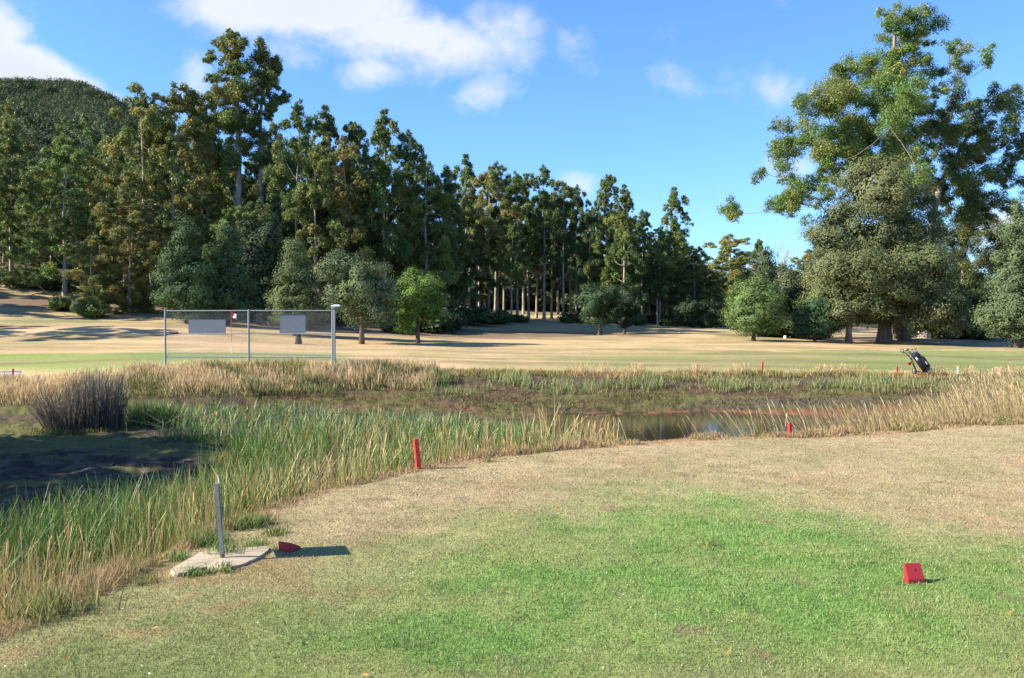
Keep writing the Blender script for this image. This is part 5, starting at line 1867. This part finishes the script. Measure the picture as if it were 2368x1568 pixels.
def edging():
    for i, (x0, x1, lab) in enumerate([(-90, 17, 'white timber edging board cut by the left edge of the view'), (18.5, 47, 'short white timber edging board behind the thin red stake')]):
        D = 32.6
        a, b = pt(x0, 0, D), pt(x1, 0, D)
        c = at((x0 + x1) / 2, D)
        L = b.x - a.x
        o = thing('edging_board', lab, 'edging board', ((a.x + b.x) / 2, D, c.z))
        MB().box((0, 0, .07), (L, .14, .26), bev=.008).build('board', M_WHITE, o)
        MB().box((0, -.005, .207), (L, .155, .014)).build('capping', M_GREYPL, o)


edging()


def stumps():
    def lump(px, D, w_, h, lab, seed, mat):
        random.seed(seed)
        p = at(px, D)
        mb = MB()
        n, m = 14, 7
        vs_ = []
        for i in range(m):
            t = i / (m - 1)
            for j in range(n):
                a = 2 * math.pi * j / n
                r_ = w_ / 2 * (1 - .35 * t) * random.uniform(.85, 1.15)
                vs_.append((math.cos(a) * r_, math.sin(a) * r_ * .8, -.1 + (h + .1) * t * random.uniform(.92, 1.06)))
        mb.add(vs_, [(i * n + j, i * n + (j + 1) % n, (i + 1) * n + (j + 1) % n, (i + 1) * n + j) for i in range(m - 1) for j in range(n)] + [list(range((m - 1) * n, m * n))])
        o = mb.build('tree_stump', mat)
        o.location = p
        tag(o, lab, 'stump')
    lump(690, 63, .55, .70, 'dark stump on the grass behind the fence, below the right grey board', 1, M_CHAR)
    lump(1049, 92, .62, .55, 'low black box on the grass right of the bright green tree', 2, M_CHAR)  # a dark rubbish box, modelled with the same lump shape as the stumps
    lump(1504, 126, 1.7, 1.0, 'bulky black stump between trunks in the right part of the forest', 3, M_CHAR)
    p = at(1815, 86)
    o = MB().tube([(0, 0, -.05), (0, 0, .22), (0, 0, .26)], [.13, .15, .11], 12).build('distance_marker', M_WHITE)
    o.location = p
    tag(o, 'small white distance marker on the grass under the pale green dome', 'marker')


stumps()


def magpie():
    p = at(1572, 90)
    r = thing('magpie', 'black and white bird on the dry fairway at the edge of the shade', 'bird', p, .3)
    me = bpy.data.meshes.new('body')
    mb = MB()
    path = [(-.26, 0, .10), (-.16, 0, .13), (-.06, 0, .16), (.04, 0, .19), (.11, 0, .23), (.15, 0, .27), (.19, 0, .28), (.245, 0, .272)]
    mb.tube(path, [.012, .025, .055, .065, .052, .036, .033, .004], 10)
    for s in (-.025, .025):
        mb.tube([(.0, s, .13), (.01, s, .06), (.005, s, -.02)], [.012, .006, .006], 6)
    mb.build('body', M_BLACK, r)
    w_ = MB()
    for s in (-1, 1):
        w_.ell((-.05, s * .052, .175), (.12, .016, .04), 10, 6)
    w_.ell((.085, 0, .245), (.04, .046, .03), 10, 6)
    w_.build('white_feathers', M_WHITE, r)


magpie()


# ------------------------------------------------------------------ golf cart and bag
def golf():
    D = 36.8
    p = at(2128, D)
    S = 583.0 * 36.0 / D / 1.0
    k = 3547 / D * 5.92
    c = lambda x, y, d=0.0: Vector(((x - 1080) / k, d, (866 - y) / k))
    z_fix = EYE + (HY - 863.2) / F * D
    p.z = max(p.z, z_fix - .02)
    r = thing('golf_cart', 'black three wheeled golf push cart parked on the far bank', 'golf cart', p)
    MB().ring(c(642, 318), .075, .013, 'Y', 22, 6, 1.0, .8).tube([c(668, 336), c(690, 350), c(735, 385), c(800, 440)], .018, 8).tube([c(660, 372, -.06), c(672, 382, .06)], .02, 8).build('handle', M_BLACK, r)
    MB().tube([c(800, 440), c(850, 500), c(865, 530)], .028, 8).tube([c(820, 480, -.02), c(880, 620, -.02), c(945, 755, -.02)], .014, 8).tube([c(865, 480, .02), c(925, 640, .02), c(975, 750, .02)], .018, 8) \
        .tube([c(940, 745), c(1010, 812), c(1130, 826), c(1260, 834)], .016, 8).tube([c(960, 770, 0), c(900, 822, -.26)], .013, 8).tube([c(960, 770, 0), c(1040, 800, .30)], .013, 8) \
        .tube([c(1180, 800), c(1225, 760), c(1262, 800)], .012, 8).build('frame', M_BLACK, r)
    MB().box(c(955, 790), (.15, .12, .10), bev=.02).box(c(845, 470), (.07, .07, .10), bev=.015).build('hinge', M_GREYPL, r)
    for (x, y, d, rad, yaw) in ((860, 806, -.30, .115, .25), (1042, 806, .34, .115, 1.0), (1300, 796, 0, .13, .12)):
        Rm = Matrix.Rotation(yaw, 3, 'Z')
        ce = c(x, y, d)
        ce.z = rad
        wv = MB().ring(ce, rad - .013, .017, 'Y', 26, 7, rot=Rm).build('wheel', M_BLACK, r)
        sp = MB().ring(ce, rad * .24, .014, 'Y', 14, 6, rot=Rm)
        for q in range(5):
            a = q * 2 * math.pi / 5
            sp.tube([ce + Rm @ Vector((math.cos(a) * .03, 0, math.sin(a) * .03)), ce + Rm @ Vector((math.cos(a) * (rad - .024), 0, math.sin(a) * (rad - .024)))], .008, 5)
        sp.build('hub', M_GREYPL, wv)
    # bag lying back on the cart
    b0, b1 = c(1205, 785), c(915, 385)
    ax = (b1 - b0).normalized()
    L = (b1 - b0).length
    sx = Vector((ax.z, 0, -ax.x))                        # away from the cart, in the picture plane
    sy = Vector((0, 1, 0))
    g = thing('golf_bag', 'black and navy golf bag strapped to the push cart', 'golf bag', p)

    def shell(t0, t1, rx, ry, off=0.0, n=16, taper=1.0):
        mb = MB()
        vs_ = []
        steps = [(t0, .86), (t0 + .02, 1.0), ((t0 + t1) / 2, 1.02), (t1 - .02, taper), (t1, taper * .9)]
        for t, s in steps:
            ce = b0 + ax * (L * t) + sx * off
            for j in range(n):
                a = 2 * math.pi * j / n
                q, e = math.cos(a), math.sin(a)
                q, e = math.copysign(abs(q) ** .7, q), math.copysign(abs(e) ** .7, e)
                vs_.append(ce + sx * q * rx * s + sy * e * ry * s)
        mb.add(vs_, [(i * n + j, i * n + (j + 1) % n, (i + 1) * n + (j + 1) % n, (i + 1) * n + j) for i in range(4) for j in range(n)], 0, True)
        mb.add(vs_[:n], [list(range(n))[::-1]])
        mb.add(vs_[-n:], [list(range(n))])
        return mb
    shell(0, .72, .120, .13).build('body', M_BLACK, g)
    shell(.70, 1.0, .125, .13, .005).build('cuff', M_NAVY, g)
    shell(.06, .62, .120, .125, .145, taper=1.05).build('side_pocket', M_BLACK, g)
    shell(.64, .95, .065, .10, .105).build('upper_pocket', M_NAVY, g)
    shell(-.04, .06, .135, .14, .03).build('base', M_BLACK, g)
    q = b0 + ax * L * .72 - sx * .055
    Rb = Matrix((tuple(sx), tuple(sy), tuple(ax))).transposed()
    MB().ell(q - sy * .115, (.050, .028, .085), 12, 8, Rb).build('towel', M_WHITE, g)
    # maker's patch: small red peak over pale lettering bars
    e = b0 + sx * .150 - sy * .128
    pm = MB()
    t = e + ax * L * .405
    pm.add([t - sx * .028, t + sx * .028, t + ax * .042 - sx * .004, t - sx * .028 - sy * .006, t + sx * .028 - sy * .006, t + ax * .042 - sx * .004 - sy * .006], [(3, 4, 5), (0, 3, 4, 1), (1, 4, 5, 2), (2, 5, 3, 0)], 0)
    for i in range(4):
        pm.box(e + ax * (L * .385 - .034 * i - .01) - sy * .003, (.052, .006, .022), Rb, 1)
    pm.build('maker_patch', [M_RED, M_WHITE], g)
    MB().tube([b0 + ax * L * .95 + sx * .13, b0 + ax * L * .75 + sx * .20 - sy * .05, b0 + ax * L * .5 + sx * .21, b0 + ax * L * .42 + sx * .2], .014, 6).build('strap', M_BLACK, g)
    # clubs
    heads = [(770, 300, -.05, 'wood', M_BLACK, 'black headcovered driver reaching furthest left out of the golf bag'), (735, 312, .02, 'wood', M_GREYPL, 'grey headed wood below the driver in the golf bag'),
             (800, 372, -.06, 'iron', M_CHROME, 'bright steel iron, lowest of the clubs in the golf bag'), (850, 350, .03, 'iron', M_CHROME, 'steel iron in the middle of the golf bag\'s clubs'),
             (880, 300, -.02, 'iron', M_CHROME, 'steel iron standing high among the golf bag\'s clubs'), (965, 285, .04, 'putter', M_BLACK, 'black putter, topmost of the clubs in the golf bag'), (1000, 318, -.03, 'iron', M_GREYPL, 'dull grey iron at the right of the golf bag\'s clubs')]
    for i, (x, y, d, kind, m, lab) in enumerate(heads):
        o = thing('golf_club', lab, 'golf club', p, 0, 'clubs in the golf bag')
        foot = b0 + ax * L * .55 + sx * (.012 * (i - 3)) + sy * d * .5
        hd = c(x, y, d)
        MB().tube([foot, foot.lerp(hd, .5), hd], .009, 6).build('shaft', M_CHROME, o)
        if kind == 'wood':
            MB().ell(hd + Vector((-.015, 0, .005)), (.062, .055, .042), 12, 8).build('head', m, o)
        elif kind == 'iron':
            MB().box(hd + Vector((-.02, -.01, .005)), (.085, .018, .052), Matrix.Rotation(.5 - .15 * i, 3, 'Y'), bev=.006).build('head', m, o)
        else:
            MB().box(hd + Vector((.01, 0, .01)), (.12, .035, .028), Matrix.Rotation(-.7, 3, 'Y'), bev=.006).build('head', m, o)
    # bucket hung on the frame
    bk = thing('bucket', 'small bright red bucket hanging from the golf cart\'s frame', 'bucket', p)
    u = c(808, 592, -.05)
    lo = c(808, 660, -.05)
    vs_, n = [], 16
    rt, rb = .070, .055
    mb = MB()
    for (ce, rr) in ((lo, rb * .2), (lo, rb), (u, rt), (u + Vector((0, 0, .004)), rt + .006), (u, rt - .006), (lo + Vector((0, 0, .01)), rb - .006)):
        for j in range(n):
            a = 2 * math.pi * j / n
            vs_.append(ce + Vector((math.cos(a) * rr, math.sin(a) * rr, 0)))
    mb.add(vs_, [(i * n + j, i * n + (j + 1) % n, (i + 1) * n + (j + 1) % n, (i + 1) * n + j) for i in range(5) for j in range(n)], 0, True)
    mb.build('pail', M_RED, bk)
    MB().tube([u + Vector((-rt, 0, 0)), u + Vector((-.03, 0, .07)), c(836, 520, -.03), u + Vector((.045, 0, .06)), u + Vector((rt, 0, 0))], .004, 6).build('wire_handle', M_GREYPL, bk)


golf()
